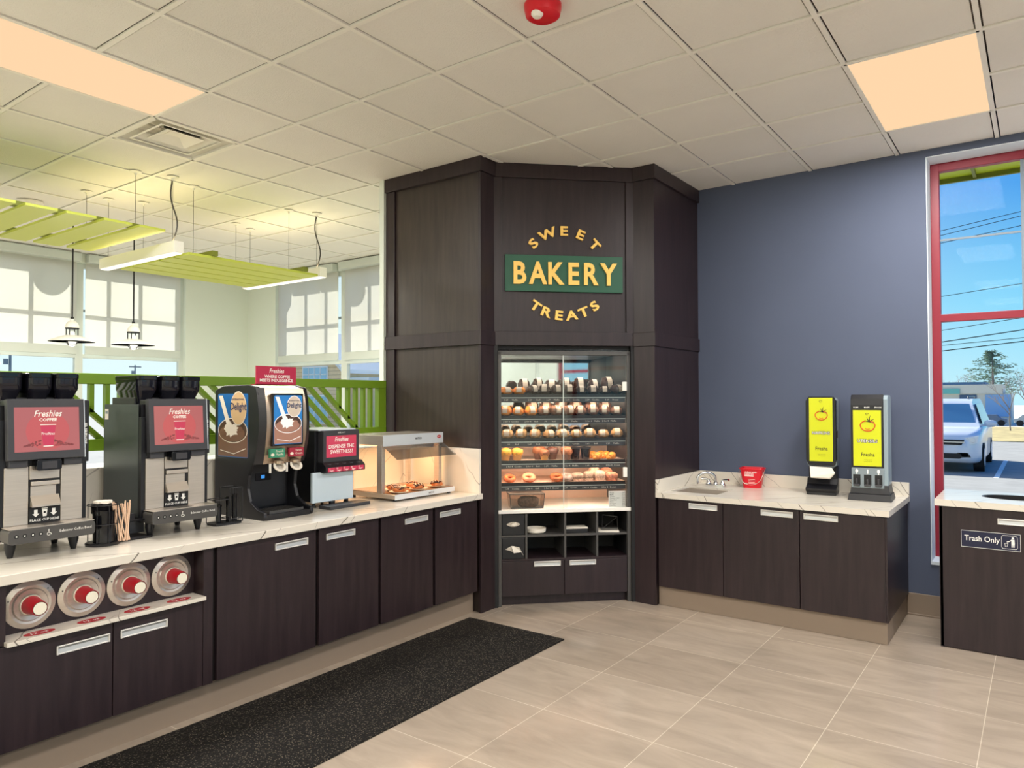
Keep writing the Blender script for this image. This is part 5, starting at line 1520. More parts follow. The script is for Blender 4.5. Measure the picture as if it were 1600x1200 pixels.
g = G(); g.box(-2.356, -0.800, 5.093, 5.105, 0, 0.145); g.box(-0.812, -0.800, 5.105, YW, 0, 0.145); struct(g.build('baseboard_center', RUBBER_BASE, bevel=0.002))

# faucet
t = thing('faucet', 'chrome two handle faucet with a gooseneck spout behind the sink', 'faucet', (-2.135, 5.700, ST), 0)
g = G(); g.rbox(-0.085, 0.085, -0.028, 0.028, 0, 0.016, 0.026, axis='z'); g.build('base_plate', CHROME, t, bevel=0.003, smooth=40)
g = G(); pts = [(0.0, 0, 0.012), (0.0, 0, 0.05)]
pts += [(-0.055 + 0.055 * math.cos(math.radians(a)), -0.055 + 0.055 * math.cos(math.radians(a)), 0.060 + 0.050 * math.sin(math.radians(a))) for a in range(0, 181, 15)]
pts += [(-0.110, -0.110, 0.035)]
g.tube(pts, 0.010, 12); g.lathe([(0.018, 0.01), (0.016, 0.03), (0.010, 0.036)], n=18); g.cyl((-0.110, -0.110, 0.04), (-0.110, -0.110, 0.022), 0.0125, n=14); g.build('spout', CHROME, t, smooth=50)
for s in (-1, 1):
    g = G(); g.lathe([(0.020, 0.012), (0.018, 0.030), (0.012, 0.042), (0.012, 0.052), (0, 0.054)], (s * 0.058, 0, 0), n=18); g.tube([(s * 0.058, 0, 0.048), (s * 0.075, -0.006, 0.052), (s * 0.115, -0.014, 0.056)], [0.007, 0.008, 0.010], 8); g.build('handle', CHROME, t, smooth=50)

# red bucket
t = thing('bucket', 'red sanitizer bucket with a wire handle beside the sink', 'bucket', (-1.862, 5.785, ST), 0.12)
g = G(); h_ = 0.158
outer = [(rrect(-0.066 - 0.022 * k, 0.066 + 0.022 * k, -0.055 - 0.018 * k, 0.055 + 0.018 * k, 0.028, 4), h_ * k) for k in (0, 0.5, 0.94, 1.0)]
vs, n = [], len(outer[0][0])
for pts, z in outer: vs += [(x, y, z) for x, y in pts]
inn = [(rrect(-0.066 - 0.022 * k + 0.004, 0.066 + 0.022 * k - 0.004, -0.055 - 0.018 * k + 0.004, 0.055 + 0.018 * k - 0.004, 0.026, 4), h_ * k + (0.004 if k == 0 else 0)) for k in (1.0, 0.0)]
for pts, z in inn: vs += [(x, y, z) for x, y in pts]
fs = [[i + n * j, (i + 1) % n + n * j, (i + 1) % n + n * (j + 1), i + n * (j + 1)] for j in range(5) for i in range(n)]
fs += [list(range(n))[::-1], list(range(5 * n, 6 * n))]
g.add(vs, fs); g.build('pail', RED, t, smooth=40)
g = G(); g.prism(rrect(-0.091, 0.091, -0.076, 0.076, 0.03, 4), h_ - 0.014, h_ - 0.004, 'z'); q = G()
outerr = rrect(-0.092, 0.092, -0.077, 0.077, 0.03, 4); q.tube([(x, y, h_ - 0.006) for x, y in outerr], 0.005, 6, True); q.build('rim', RED, t, smooth=60)
g = G(); g.tube([(-0.094, 0, h_ - 0.02)] + [(0.094 * -math.cos(math.radians(a)), -0.082 - 0.010 * math.sin(math.radians(a)), h_ - 0.03 - 0.100 * math.sin(math.radians(a))) for a in range(8, 173, 12)] + [(0.094, 0, h_ - 0.02)], 0.0022, 6); g.build('handle', STEEL, t, smooth=60)
g = G(); M = Matrix.Translation((0, -0.0645, 0.08)) @ Matrix.Rotation(0.115, 4, 'X'); g.M = M
g.text('CLEAN AND', 0.017, (-0.050, 0, 0.040), 'L', bold=0.02, res=1); g.text('SANITIZE', 0.017, (-0.050, 0, 0.024), 'L', bold=0.02, res=1); g.box(-0.050, 0.020, -0.0005, 0, 0.014, 0.019)
for k in range(4): g.box(-0.022, 0.028 + 0.006 * (k % 2), -0.0005, 0, -0.012 - k * 0.011, -0.010 - k * 0.011)
g.text('RED', 0.016, (-0.040, 0, -0.050), bold=0.02, res=1, M=Matrix.Rotation(0, 3, 'Y')); g.build('print', WHITE_F, t)

# ------------------------------------------------------------------ dispensers with yellow inserts
def tomato(g, cx, cz, r, y, iR, iK):
    g.mat(iR)
    g.tube([(cx + r * math.cos(a) * (1 + 0.05 * math.sin(3 * a)), y, cz + r * 0.78 * math.sin(a)) for a in [math.radians(105 + 13.6 * i) for i in range(25)]], r * 0.075, 5)
    g.tube([(cx + 0.45 * r * math.cos(a), y, cz - 0.05 * r + 0.45 * r * math.sin(a)) for a in [math.radians(225 + 12 * i) for i in range(8)]], r * 0.05, 5)
    g.mat(iK)
    top = (cx + 0.28 * r, cz + 0.62 * r)
    for a, l in ((160, 0.75), (120, 0.8), (85, 0.95), (35, 0.7), (-5, 0.65)):
        g.tube([(top[0], y, top[1]), (top[0] + l * r * 0.55 * math.cos(math.radians(a + 8)), y, top[1] + l * r * 0.55 * math.sin(math.radians(a + 8))), (top[0] + l * r * math.cos(math.radians(a)), y, top[1] + l * r * math.sin(math.radians(a)))], [r * 0.07, r * 0.055, r * 0.02], 5)
def insert_print(g, w, z0, z1, y, word):
    cz = (z0 + z1) / 2; h_ = z1 - z0
    g.mat(0); g.quad((-w / 2, y, z0), (w / 2, y, z0), (w / 2, y, z1), (-w / 2, y, z1))
    tomato(g, 0.004, z0 + h_ * 0.72, w * 0.26, y - 0.001, 1, 2)
    g.mat(2); g.text('Est.', 0.011, (0.0, y - 0.001, z1 - 0.035), res=1); g.tube([(0.012 * math.cos(a), y - 0.001, z1 - 0.03 + 0.010 * math.sin(a)) for a in [math.radians(20 + 20 * i) for i in range(8)]], 0.0012, 5)
    g.text('Fresha', 0.038, (0.004, y - 0.001, z0 + h_ * 0.175), bold=0.008, sx=0.85, res=2)
    for k in range(2): g.text('serve yourself', 0.009, (0.004, y - 0.001, z0 + h_ * 0.105 - k * 0.012), res=1)
    g.text(word, 0.0300, (0.001, y - 0.0006, z0 + h_ * 0.425), bold=0.085, sx=1.0, res=2)
    g.mat(3); g.text(word, 0.0300, (0.001, y - 0.0014, z0 + h_ * 0.425), bold=0.0, sx=1.0, res=2)
t = thing('napkin_dispenser', 'black napkin dispenser with a yellow NAPKINS insert', 'dispenser', (-1.310, 5.640, ST), 0.10)
g = G(); g.box(-0.095, 0.098, 0.06, 0.17, 0.0, 0.20); g.prism([(0.06, 0.02), (-0.03, 0.02), (-0.055, 0.045), (0.03, 0.075), (0.06, 0.12)], -0.105, 0.105, 'x'); g.box(-0.10, 0.10, -0.028, 0.17, 0, 0.022); g.build('stand', BLACK, t, bevel=0.004)
g = G(); g.prism(rrect(-0.100, 0.104, 0.20, 0.715, 0.03, 5), 0.020, 0.17, 'y'); g.prism([(-0.098, 0.24), (-0.06, 0.175), (0.07, 0.175), (0.102, 0.24)], 0.025, 0.165, 'y'); sb = g.build('housing', GREY_P, t, bevel=0.004)
g = G(); g.prism([(-0.104, 0.255), (-0.085, 0.215), (0.085, 0.215), (0.104, 0.255), (0.104, 0.69), (0.085, 0.72), (-0.085, 0.72), (-0.104, 0.69)], -0.005, 0.05, 'y'); fc = g.build('front_cover', BLACK_G, t, bevel=0.004)
g = G(); g.box(0.104, 0.112, 0.0, 0.03, 0.42, 0.47); g.build('latch', BLACK, fc)
g = G(); insert_print(g, 0.160, 0.245, 0.712, -0.0065, 'NAPKINS'); g.build('insert', [YELLOW, TOMATO, INK, WHITE_F], fc)
g = G()
for k in range(3): g.add([(-0.078, 0.0 - k * 0.004, 0.205), (0.070, 0.0 - k * 0.004, 0.200), (0.085 + 0.006 * k, -0.02 - 0.006 * k, 0.145 + 0.01 * k), (0.06, -0.022 - 0.006 * k, 0.118 + 0.004 * k), (-0.070, -0.022 - 0.006 * k, 0.122 + 0.004 * k)], [(0, 1, 2, 3, 4)])
o = g.build('napkins', PAPER, t); md = o.modifiers.new('solidify', 'SOLIDIFY'); md.thickness = 0.002

t = thing('utensil_dispenser', 'tall black and grey dispenser with a yellow UTENSILS insert', 'dispenser', (-0.965, 5.505, ST), 0.06)
g = G(); g.frustum(-0.135, 0.140, -0.04, 0.235, 0.0, -0.128, 0.132, -0.03, 0.225, 0.045); g.frustum(-0.122, 0.126, -0.012, 0.22, 0.045, -0.112, 0.118, 0.0, 0.215, 0.11); g.build('base', BLACK, t, bevel=0.003)
g = G(); g.prism([(0.0, 0.09), (0.0, 0.70), (0.03, 0.728), (0.20, 0.728), (0.235, 0.70), (0.235, 0.06), (0.02, 0.06)], -0.112, 0.118, 'x'); g.build('housing', mat('dispenser_grey_side', (142, 158, 166), 0.32), t, bevel=0.006)
g = G(); g.prism([(-0.004, 0.225), (-0.010, 0.66), (-0.006, 0.705), (0.025, 0.734), (0.06, 0.734), (0.06, 0.225)], -0.113, 0.092, 'x'); fc = g.build('front_cover', BLACK, t, bevel=0.005)
g = G(); insert_print(g, 0.176, 0.238, 0.625, -0.0115, 'UTENSILS')
g.mat(3)
for x in (-0.068, 0.0, 0.068): g.text('FORK' if x < 0 else 'KNIFE' if x == 0 else 'SPOON', 0.013, (x, -0.0110, 0.640), bold=0.02, res=1)
g.M = Matrix.Translation((-0.010, 0, 0))
g.v = [Vector((p.x - 0.010, p.y, p.z)) for p in g.v]
g.build('insert', [YELLOW, TOMATO, INK, WHITE_F], fc)
g = G(); g.box(-0.112, 0.092, -0.008, 0.02, 0.085, 0.222); fp = g.build('outlet_panel', GREY_P, t, bevel=0.004)
for k, x in enumerate((-0.078, -0.010, 0.058)):
    g = G(); g.box(x - 0.023, x + 0.023, -0.0095, -0.007, 0.105, 0.178); g.build('slot', BLACK_M, fp)
    g = G(); g.box(x - 0.020, x + 0.020, -0.030, -0.009, 0.098, 0.112); g.box(x - 0.006, x + 0.006, -0.020, -0.009, 0.112, 0.150); g.build('lever', CHAR, fp, bevel=0.002)
    g = G()
    if k == 1: g.box(x - 0.004, x + 0.004, -0.0090, -0.008, 0.184, 0.214)
    else: g.poly([(x + 0.009 * math.cos(a), -0.0092, 0.203 + 0.013 * math.sin(a)) for a in [2 * PI * i / 16 for i in range(16)]]); g.box(x - 0.003, x + 0.003, -0.0092, -0.008, 0.180, 0.195)
    g.build('symbol', WHITE_F, fp)

# ------------------------------------------------------------------ trash cabinet by the window
def plate_hole(g, x0, x1, y0, y1, z0, z1, cx, cy, rx, ry, n=40):
    ell, rec = [], []
    for i in range(n):
        a = 2 * PI * i / n
        c, s = math.cos(a), math.sin(a)
        ell.append((cx + rx * c, cy + ry * s))
        k = min(((x1 - cx) if c > 0 else (cx - x0)) / max(abs(c), 1e-9), ((y1 - cy) if s > 0 else (cy - y0)) / max(abs(s), 1e-9))
        rec.append((cx + k * c, cy + k * s))
    for qx in (x0, x1):
        for qy in (y0, y1):
            j = min(range(n), key=lambda i: (rec[i][0] - qx) ** 2 + (rec[i][1] - qy) ** 2); rec[j] = (qx, qy)
    vs = [(x, y, z) for z in (z0, z1) for L in (ell, rec) for x, y in L]
    fs = []
    for i in range(n):
        j = (i + 1) % n
        fs += [(i, n + i, n + j, j), (2 * n + i, 2 * n + j, 3 * n + j, 3 * n + i), (i, j, 2 * n + j, 2 * n + i), (n + i, 3 * n + i, 3 * n + j, n + j)]
    g.add(vs, fs)
t = thing('trash_cabinet', 'dark trash cabinet with a marble top and round opening by the window', 'trash cabinet', (-0.528, 5.272, 0), 0)
g = G(); g.box(0, 0.018, 0.0, 0.60, 0, 0.882); g.box(0.862, 0.88, 0.0, 0.60, 0, 0.882); g.box(0.018, 0.862, 0.58, 0.60, 0, 0.882); g.box(0.018, 0.862, 0.022, 0.58, 0, 0.02); g.build('body', WOOD, t)
g = G(); g.box(0.001, 0.879, -0.0, 0.021, 0.004, 0.880); d = g.build('door', WOOD, t, bevel=0.002)
pull_handle(d, 0.412, 0.812, 0.210, 0.036)
g = G(); plate_hole(g, -0.022, 0.90, -0.022, 0.62, 0.883, 0.922, 0.40, 0.33, 0.19, 0.13); g.build('top', MARBLE, t)
g = G(); g.lathe([(0, 0.03), (0.185, 0.03), (0.185, 0.875), (0.182, 0.875), (0.18, 0.04), (0, 0.04)], (0.40, 0.33, 0), n=28, sy=0.75); g.build('bin_liner', BLACK_M, t, smooth=40)
g = G(); g.lathe([(0.1905, 0.880), (0.1905, 0.9235), (0.180, 0.9235), (0.180, 0.880), (0.1905, 0.880)], (0.40, 0.33, 0), n=40, sy=0.690); g.build('hole_ring', BLACK_M, t, smooth=40)
g = G(); g.box(0.118, 0.420, -0.004, 0.0, 0.640, 0.742); sg = g.build('sign', NAVY, d)
g = G()
for a in ((0.118, 0.420, 0.740, 0.742), (0.118, 0.420, 0.640, 0.642), (0.118, 0.1195, 0.640, 0.742), (0.4185, 0.420, 0.640, 0.742)): g.box(a[0], a[1], -0.0048, -0.0038, a[2], a[3])
g.text('Trash Only', 0.046, (0.226, -0.0046, 0.681), bold=0.012, sx=0.86)
q = rrect(0.326, 0.404, 0.652, 0.730, 0.01, 3); g.tube([(x, -0.0045, z) for x, z in q], 0.0012, 5, True)
g.disc((0.382, 0.717), 0.0062, -0.0047, 14)
g.poly([(0.374, -0.0047, 0.709), (0.390, -0.0047, 0.709), (0.391, -0.0047, 0.684), (0.389, -0.0047, 0.662), (0.384, -0.0047, 0.662), (0.382, -0.0047, 0.682), (0.380, -0.0047, 0.662), (0.375, -0.0047, 0.662), (0.374, -0.0047, 0.690)])
g.tube([(0.376, -0.0047, 0.706), (0.364, -0.0047, 0.696), (0.352, -0.0047, 0.692)], 0.0024, 5)
g.tube([(0.341, -0.0047, 0.684), (0.344, -0.0047, 0.664), (0.353, -0.0047, 0.664), (0.357, -0.0047, 0.684)], 0.0014, 5)
g.tube([(0.341, -0.0047, 0.684), (0.357, -0.0047, 0.684)], 0.001, 5)
g.build('lettering', WHITE_F, sg)

# rubber mat
g = G(); g.box(-3.300, -2.505, 0.2, 3.985, 0.0, 0.009); o = g.build('floor_mat', MAT_R, bevel=0.004); tag(o, 'long black rubber mat on the floor along the counter', 'mat')

# ------------------------------------------------------------------ outdoors
GZ = -0.2
ASPH = mat('asphalt_pale', (150, 148, 144), 0.9, noise=0.10, nscale=2.5)
GRASSM = mat('dry_grass', (176, 158, 108), 0.95, noise=0.35, nscale=1.6, bump=0.6, bscale=12)
WHITEP = mat('road_marking_white', (236, 236, 232), 0.8)
CONC = mat('pale_concrete', (206, 204, 198), 0.9)
g = G()
g.box(-75, 60, 6.5, 34.8, GZ - 0.1, GZ); g.box(-75, XL - 0.25, -40, 6.5, GZ - 0.1, GZ); g.box(X1 + 0.25, 60, -40, 6.5, GZ - 0.1, GZ)
struct(g.build('parking_lot', ASPH))
g = G(); g.box(-75, 60, 34.8, 52.0, GZ - 0.1, GZ + 0.03); struct(g.build('lawn', GRASSM))
g = G(); g.box(-75, 60, 52.0, 200.0, GZ - 0.1, GZ + 0.02); struct(g.build('road', CONC))
g = G(); g.box(-0.86, -0.76, 19.0, 24.5, GZ, GZ + 0.004); g.box(-3.66, -3.56, 19.0, 24.5, GZ, GZ + 0.004); g.box(1.94, 2.04, 19.0, 24.5, GZ, GZ + 0.004); struct(g.build('parking_marking', WHITEP))

# lime awning slabs over the windows
AW = mat('awning_lime', (186, 206, 34), 0.5)
def awning(lo, hi, axis, label, bx_):
    t = thing('awning', label, 'awning', (0, 0, 0), 0, 'lime green awnings outside the windows')
    g = G(); g.box(*bx_, lo, hi); g.build('canopy', AW, t)
    return t
t = awning(3.44, 3.52, 'x', 'lime green awning outside the top of the maroon framed window', (-0.95, 2.2, YW + 0.44, 7.2))
g = G()
for x in (-0.42, -0.02, 0.5, 1.1, 1.7): g.box(x - 0.012, x + 0.012, YW + 0.44, 7.2, 3.41, 3.44)
g.box(-0.95, 2.2, 7.17, 7.2, 3.40, 3.44); g.build('seam', LIME_D, t)
t = awning(3.42, 3.50, 'y', 'lime green awning outside the left dining window', (-9.80, XL - 0.22, 1.2, 5.9))
g = G()
for y in (3.93, 5.72, 1.9): g.lathe([(0.001, 0), (0.19, 0), (0.19, 0.04), (0.001, 0.04)], (-9.80, y, 3.36), n=28, ax='x')
g.build('bracket', AW, t)
t = awning(3.42, 3.50, 'x', 'lime green awning outside the far dining window', (-8.9, -5.2, YD + 0.22, 6.58))
g = G()
for x in (-7.50, -9.0, -5.6): g.lathe([(0.20, 0), (0.20, -0.04)], (x, 6.54, 3.34), n=28, ax='y')
g.build('bracket', AW, t)

# silver minivan facing the window
SILV = mat('van_silver', (226, 230, 236), 0.3, 0.15, coat=0.4)
VGL = mat('van_glass', (70, 120, 160), 0.05, 0.0, spec=0.8)
TYRE = mat('tyre_black', (24, 24, 26), 0.8)
def loft(g, secs):
    n = len(secs[0]); vs = [p for s in secs for p in s]
    fs = [(j * n + i, j * n + (i + 1) % n, (j + 1) * n + (i + 1) % n, (j + 1) * n + i) for j in range(len(secs) - 1) for i in range(n)]
    fs += [list(range(n))[::-1], list(range((len(secs) - 1) * n, len(secs) * n))]
    g.add(vs, fs)
VX, VY = -2.10, 19.75
t = thing('minivan', 'silver minivan parked facing the window', 'car', (VX, VY, GZ), 0)
g = G()
def vsec(y, hw, z0, z1, r=0.08): return [(x, y, z) for x, z in rrect(-hw, hw, z0, z1, r, 3)]
loft(g, [vsec(0.0, 0.74, 0.32, 0.82, 0.12), vsec(0.10, 0.86, 0.24, 0.92, 0.12), vsec(0.45, 0.96, 0.22, 0.99, 0.12), vsec(1.15, 0.98, 0.22, 1.06, 0.10), vsec(4.6, 0.99, 0.22, 1.10, 0.1), vsec(5.0, 0.92, 0.3, 1.1, 0.12)])
body = g.build('body', SILV, t, smooth=50)
g = G()
loft(g, [[(-0.90, 1.0, 1.03), (0.90, 1.0, 1.03), (0.90, 1.05, 1.06), (-0.90, 1.05, 1.06)], [(-0.90, 1.12, 1.04), (0.90, 1.12, 1.04), (0.87, 1.2, 1.16), (-0.87, 1.2, 1.16)], [(-0.92, 1.75, 1.04), (0.92, 1.75, 1.04), (0.70, 1.78, 1.64), (-0.70, 1.78, 1.64)], [(-0.93, 2.1, 1.04), (0.93, 2.1, 1.04), (0.70, 2.1, 1.73), (-0.70, 2.1, 1.73)], [(-0.93, 4.6, 1.04), (0.93, 4.6, 1.04), (0.72, 4.5, 1.73), (-0.72, 4.5, 1.73)], [(-0.90, 4.95, 1.04), (0.90, 4.95, 1.04), (0.74, 4.8, 1.66), (-0.74, 4.8, 1.66)]])
cab = g.build('cabin', SILV, t, smooth=30)
g = G(); a, b = Vector((0, 1.14, 1.09)), Vector((0, 1.70, 1.61))
g.quad((-0.83, a.y - 0.02, a.z), (0.83, a.y - 0.02, a.z), (0.65, b.y - 0.02, b.z), (-0.65, b.y - 0.02, b.z)); g.build('windshield', VGL, cab)
g = G()
for s in (-1, 1): g.quad((s * 0.935, 1.5, 1.12), (s * 0.94, 4.4, 1.12), (s * 0.775, 4.35, 1.62), (s * 0.775, 1.95, 1.60))
g.build('side_glass', VGL, cab)
g = G(); g.blob((-0.36, 1.52, 1.34), 0.12, 0.06, 0.13, 12, 8); g.box(-0.47, -0.25, 1.62, 1.68, 1.05, 1.42); g.build('seat', BLACK_M, cab, smooth=60)
g = G()
for s in (-0.60, 0.60): g.tube([(s, 2.1, 1.74), (s, 2.2, 1.79), (s, 4.3, 1.79), (s, 4.4, 1.74)], 0.018, 6)
g.build('roof_rail', GREY_D, cab)
g = G(); g.prism([(-0.60, 0.66), (0.60, 0.66), (0.66, 0.78), (-0.66, 0.78)], -0.02, 0.05, 'y'); g.mat(1); g.box(-0.66, 0.66, -0.028, 0.0, 0.715, 0.735); g.box(-0.02, 0.02, -0.028, 0.0, 0.66, 0.78); g.build('grille', [BLACK_M, CHROME], t)
for s in (-1, 1):
    g = G(); g.prism([(s * 0.58, 0.67), (s * 0.62, 0.82), (s * 0.93, 0.88), (s * 0.90, 0.70)][::s], 0.015, 0.20, 'y'); g.mat(1)
    for x in (0.69, 0.82): g.lathe([(0.058, 0), (0.05, 0.008), (0, 0.008)], (s * x, 0.014, 0.775), n=18, ax='y')
    g.build('headlight', [STEEL_W, WHITE], t, smooth=40)
    g = G(); g.blob((s * 1.10, 1.42, 1.13), 0.13, 0.07, 0.085, 14, 8, 0.75); g.box(min(s * 0.9, s * 1.05), max(s * 0.9, s * 1.05), 1.42, 1.46, 1.06, 1.10); g.build('mirror', SILV, t, smooth=60)
    for y in (0.92, 3.95):
        g = G(); g.cyl((s * 0.78, y, 0.34), (s * 1.0, y, 0.34), 0.34, n=28); w_ = g.build('wheel', TYRE, t, smooth=40)
        g = G(); g.cyl((s * 1.0, y, 0.34), (s * 1.006, y, 0.34), 0.21, n=20); g.build('rim', STEEL_W, w_)
g = G(); g.prism(rrect(-0.60, 0.60, 0.34, 0.46, 0.05, 3), -0.02, 0.05, 'y'); g.prism([(0.42, 0.36), (0.78, 0.38), (0.72, 0.48), (0.52, 0.48)], 0.0, 0.12, 'y'); g.prism([(-0.42, 0.36), (-0.52, 0.48), (-0.72, 0.48), (-0.78, 0.38)], 0.0, 0.12, 'y'); g.build('lower_intake', BLACK_M, t)
g = G(); g.box(-0.16, 0.16, -0.035, -0.02, 0.46, 0.62); g.mat(1); g.text('4G 26', 0.09, (0, -0.0365, 0.51), bold=0.02, res=1); g.build('license_plate', [WHITE_F, BADGE_B], t)

# low shop building across the road
t = thing('shop_building', 'low white shop building with a blue garage front across the road', 'building', (0, 0, GZ))
BW = mat('shop_white', (226, 222, 210), 0.8); BT = mat('shop_teal', (120, 196, 190), 0.7); BB = mat('shop_blue', (140, 186, 236), 0.6); BD = mat('shop_dark', (70, 96, 128), 0.5); BC = mat('shop_roof_band', (86, 120, 150), 0.7)
g = G(); g.box(-12, -1.50, 56.0, 60.5, 0, 2.02); g.box(-12, -1.95, 55.9, 60.5, 2.02, 2.62); w_ = g.build('wall', BW, t)
g = G(); g.box(-12, -4.30, 55.80, 55.92, 2.02, 2.36); g.build('sign_band', BT, w_)
g = G(); g.box(-12, -2.92, 56.5, 60.4, 2.62, 2.80); g.build('roof_edge', BC, t)
g = G(); g.box(-4.32, -3.38, 55.93, 56.0, 0.25, 1.96); g.build('dark_front', BD, w_)
g = G(); g.box(-2.90, -1.55, 55.93, 56.0, 0.55, 1.96); g.build('garage_door', BB, w_)
for k, (x, c) in enumerate(((-2.45, (90, 110, 140)), (-0.55, (170, 180, 190)))):
    t = thing('parked_car', ('dark blue car parked in front of the shop building' if k == 0 else 'grey car parked right of the shop building'), 'car', (x, 53.6, GZ), 0, 'cars parked across the road')
    m_ = mat('car_paint', c, 0.3, 0.2)
    g = G(); g.prism([(-0.75, 0.2), (0.75, 0.2), (0.8, 0.45), (0.45, 0.52), (0.25, 0.72), (-0.35, 0.72), (-0.6, 0.5), (-0.8, 0.45)], 0, 0.7, 'y'); g.build('body', m_, t, bevel=0.03)
    g = G()
    for wx in (-0.48, 0.48): g.cyl((wx, -0.02, 0.2), (wx, 0.72, 0.2), 0.19, n=16)
    g.build('wheels', TYRE, t)

# trees beyond the road
BARK = mat('bark_grey', (140, 128, 122), 0.9); NEED = mat('needles_green', (134, 156, 138), 0.9, noise=0.3, nscale=3); TWIG = mat('twigs_grey', (176, 164, 162), 0.9)
t = thing('conifer', 'tall green conifer behind the shop building', 'tree', (-2.85, 64, GZ))
g = G(); g.tube([(0, 0, 0), (0.03, 0, 2.5), (0, 0, 5.3)], [0.14, 0.09, 0.02], 8); g.build('trunk', BARK, t)
g = G(); R = random.Random(21)
for k in range(17):
    z = 1.9 + 3.4 * k / 17; L = 1.95 * (1 - (k / 17) ** 2.2) + 0.25
    for q in range(5):
        a = R.uniform(0, 2 * PI); l = L * R.uniform(0.65, 1.1)
        dx, dy = math.cos(a), math.sin(a)
        for s in range(9):
            f_ = (s + 1) / 9
            c = Vector((dx * l * f_, dy * l * f_, z + 0.10 * l * f_ + R.uniform(-.13, .13)))
            for u in range(6):
                v1 = Vector((R.uniform(-1, 1), R.uniform(-1, 1), R.uniform(-0.35, 0.5))) * 0.20; v2 = Vector((R.uniform(-1, 1), R.uniform(-1, 1), R.uniform(-0.3, 0.3))) * 0.05
                g.add([c - v1, c + v2, c + v1, c - v2], [(0, 1, 2, 3)])
g.build('foliage', NEED, t)
def bare(x, y, h_, label, seed, group='bare winter trees beyond the road', dep=5, r0=0.06):
    t = thing('bare_tree', label, 'tree', (x, y, GZ), 0, group)
    R = random.Random(seed); gt, gb = G(), G()
    def rec(p, d, l, r, k):
        q = p + d * l
        (gt if k < 2 else gb).tube([p, p + d * l * 0.5 + Vector((R.uniform(-1, 1), R.uniform(-1, 1), 0)) * l * 0.05, q], [r, r * 0.85, r * 0.65], 4 if k > 1 else 6)
        if k >= dep: return
        for _ in range(3 if k > 0 else 4):
            e = (d + Vector((R.uniform(-1, 1), R.uniform(-1, 1), R.uniform(-0.2, 0.6))) * 0.75).normalized()
            rec(p + d * l * R.uniform(0.55, 1.0), e, l * R.uniform(0.55, 0.8), r * 0.6, k + 1)
    rec(Vector((0, 0, 0)), Vector((0, 0, 1)), h_ * 0.36, r0, 0)
    gt.build('trunk', BARK, t); gb.build('twigs', TWIG, t)
bare(-1.30, 46, 3.3, 'small bare tree on the dry grass right of the silver van', 3, dep=4, r0=0.035)
bare(-0.8, 68, 5.0, 'bare tree right of the conifer', 4)
bare(-5.0, 70, 4.4, 'bare tree left of the conifer', 5)
bare(-6.2, 70, 4.0, 'bare tree beside the window frame, left of the other bare trees', 6)
bare(-3.9, 72, 3.7, 'bare tree just behind the left side of the conifer', 7)

# overhead power lines beyond the maroon window
for k, (za, zb_, lab) in enumerate(((6.56, 6.853, 'highest power line seen through the upper window pane'), (6.42, 6.725, 'second highest power line in the upper window pane'), (6.19, 6.452, 'third power line from the top in the upper window pane'), (4.587, 4.80, 'single low power line in the upper window pane'),
                                    (3.568, 3.83, 'power line just under the window crossbar'), (3.222, 3.484, 'thick power line above the conifer top'), (3.12, 3.26, 'thin power line between the two thick ones'), (2.953, 3.158, 'lowest thick power line over the conifer'))):
    sl = (zb_ - za) / 2.075
    g = G(); r = 0.014 if k in (5, 7) else 0.009
    g.tube([(x, 25, za + sl * (x + 2.425)) for x in (-9, -5, -2.4, -0.3, 4, 8)], r, 5)
    tag(g.build('power_line', BLACK_M), lab, 'power line', 'power lines outside the right window')

# gabled tan house and poles beyond the dining windows
t = thing('gable_house', 'tan clapboard house with a gable and grid window outside the far dining window', 'building', (0, 22, GZ))
TAN = mat('tan_clapboard', (244, 208, 154), 0.8, noise=0.06, nscale=5); GRY = mat('roof_grey', (120, 116, 112), 0.8)
g = G(); g.box(-33, -24.4, 0.4, 7, 0, 2.6); g.prism([(-29.9, 0), (-25.7, 0), (-25.7, 3.1), (-27.8, 4.75), (-29.9, 3.1)], 0, 6, 'y'); w_ = g.build('wall', TAN, t)
g = G()
for a, b in (((-30.15, 2.95), (-27.8, 4.8)), ((-25.45, 2.95), (-27.8, 4.8))):
    d = Vector((b[0] - a[0], 0, b[1] - a[1])).normalized(); nn = Vector((-d.z, 0, d.x)) * 0.14
    g.prism([a, b, (b[0], b[1] + 0.18), (a[0], a[1] + 0.18)], -0.25, 6.2, 'y')
g.box(-33.2, -24.1, 0.1, 7.2, 2.55, 2.75); g.build('roof', WHITE, t)
g = G()
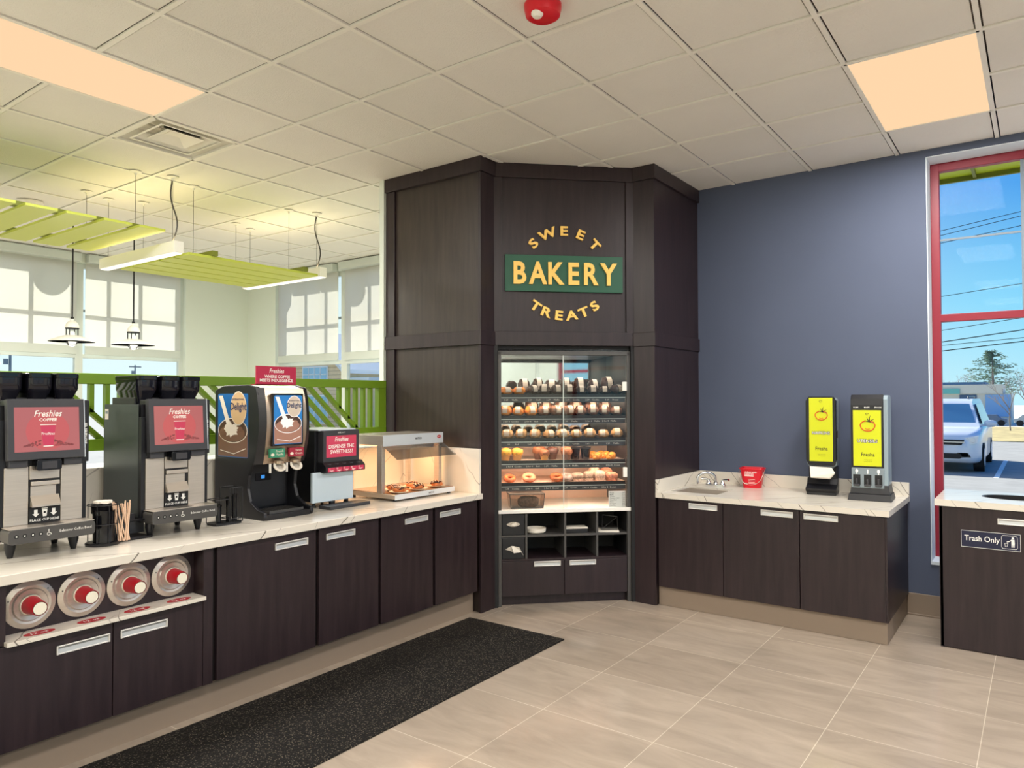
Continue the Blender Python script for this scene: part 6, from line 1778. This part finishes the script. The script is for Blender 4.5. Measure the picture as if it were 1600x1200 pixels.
for z in [0.18 * i for i in range(1, 25)]: g.box(-29.9 + max(0, (z - 3.1) * 1.27), -25.7 - max(0, (z - 3.1) * 1.27), -0.012, 0, z, z + 0.02)
g.build('clapboard_line', mat('clapboard_shade', (186, 154, 112), 0.8), w_)
for x0_, z0_, x1_, z1_ in ((-28.5, 2.62, -26.8, 3.25), (-28.5, 0.7, -26.8, 1.9)):
    g = G(); g.box(x0_ - 0.08, x1_ + 0.08, -0.05, 0, z0_ - 0.08, z1_ + 0.08); f_ = g.build('window', WHITE, w_)
    g = G(); g.box(x0_, x1_, -0.06, -0.05, z0_, z1_); g.mat(1)
    for i in range(1, 4): g.box(x0_ + (x1_ - x0_) * i / 4 - 0.02, x0_ + (x1_ - x0_) * i / 4 + 0.02, -0.075, -0.06, z0_, z1_)
    g.box(x0_, x1_, -0.075, -0.06, (z0_ + z1_) / 2 - 0.02, (z0_ + z1_) / 2 + 0.02); g.build('pane', [mat('house_glass', (140, 196, 214), 0.1), WHITE], f_)
def pole(x, y, h_, label):
    t = thing('utility_pole', label, 'pole', (x, y, GZ), 0, 'utility poles outside the dining windows')
    g = G(); g.tube([(0, 0, 0), (0, 0, h_)], [0.06, 0.045], 8); g.build('shaft', GREY_P, t)
    g = G(); g.box(-0.04, 0.04, -0.36, 0.36, h_ - 0.14, h_ - 0.07); g.build('crossarm', GREY_P, t)
    g = G(); g.lathe([(0.08, 0), (0.08, 0.2), (0, 0.21)], (0.0, -0.14, h_ - 0.55), n=12); g.build('transformer', GREY_P, t)
pole(-45.0, 22.09, 3.9, 'utility pole with a crossarm outside, behind the second coffee machine')
pole(-30.0, 10.27, 3.6, 'utility pole outside at the left photo edge above the coffee machine')
t = thing('street_lamp', 'street lamp with a curved arm beyond the gabled house', 'street lamp', (-34.8, 30, GZ), 0)
g = G(); g.tube([(0, 0, 0), (0, 0, 3.4), (0.15, 0, 3.7), (0.6, 0, 3.85), (1.3, 0, 3.88)], 0.05, 6); g.build('post', GREY_P, t)
g = G(); g.blob((1.5, 0, 3.86), 0.25, 0.1, 0.06, 12, 6); g.build('lamp_head', GREY_P, t)
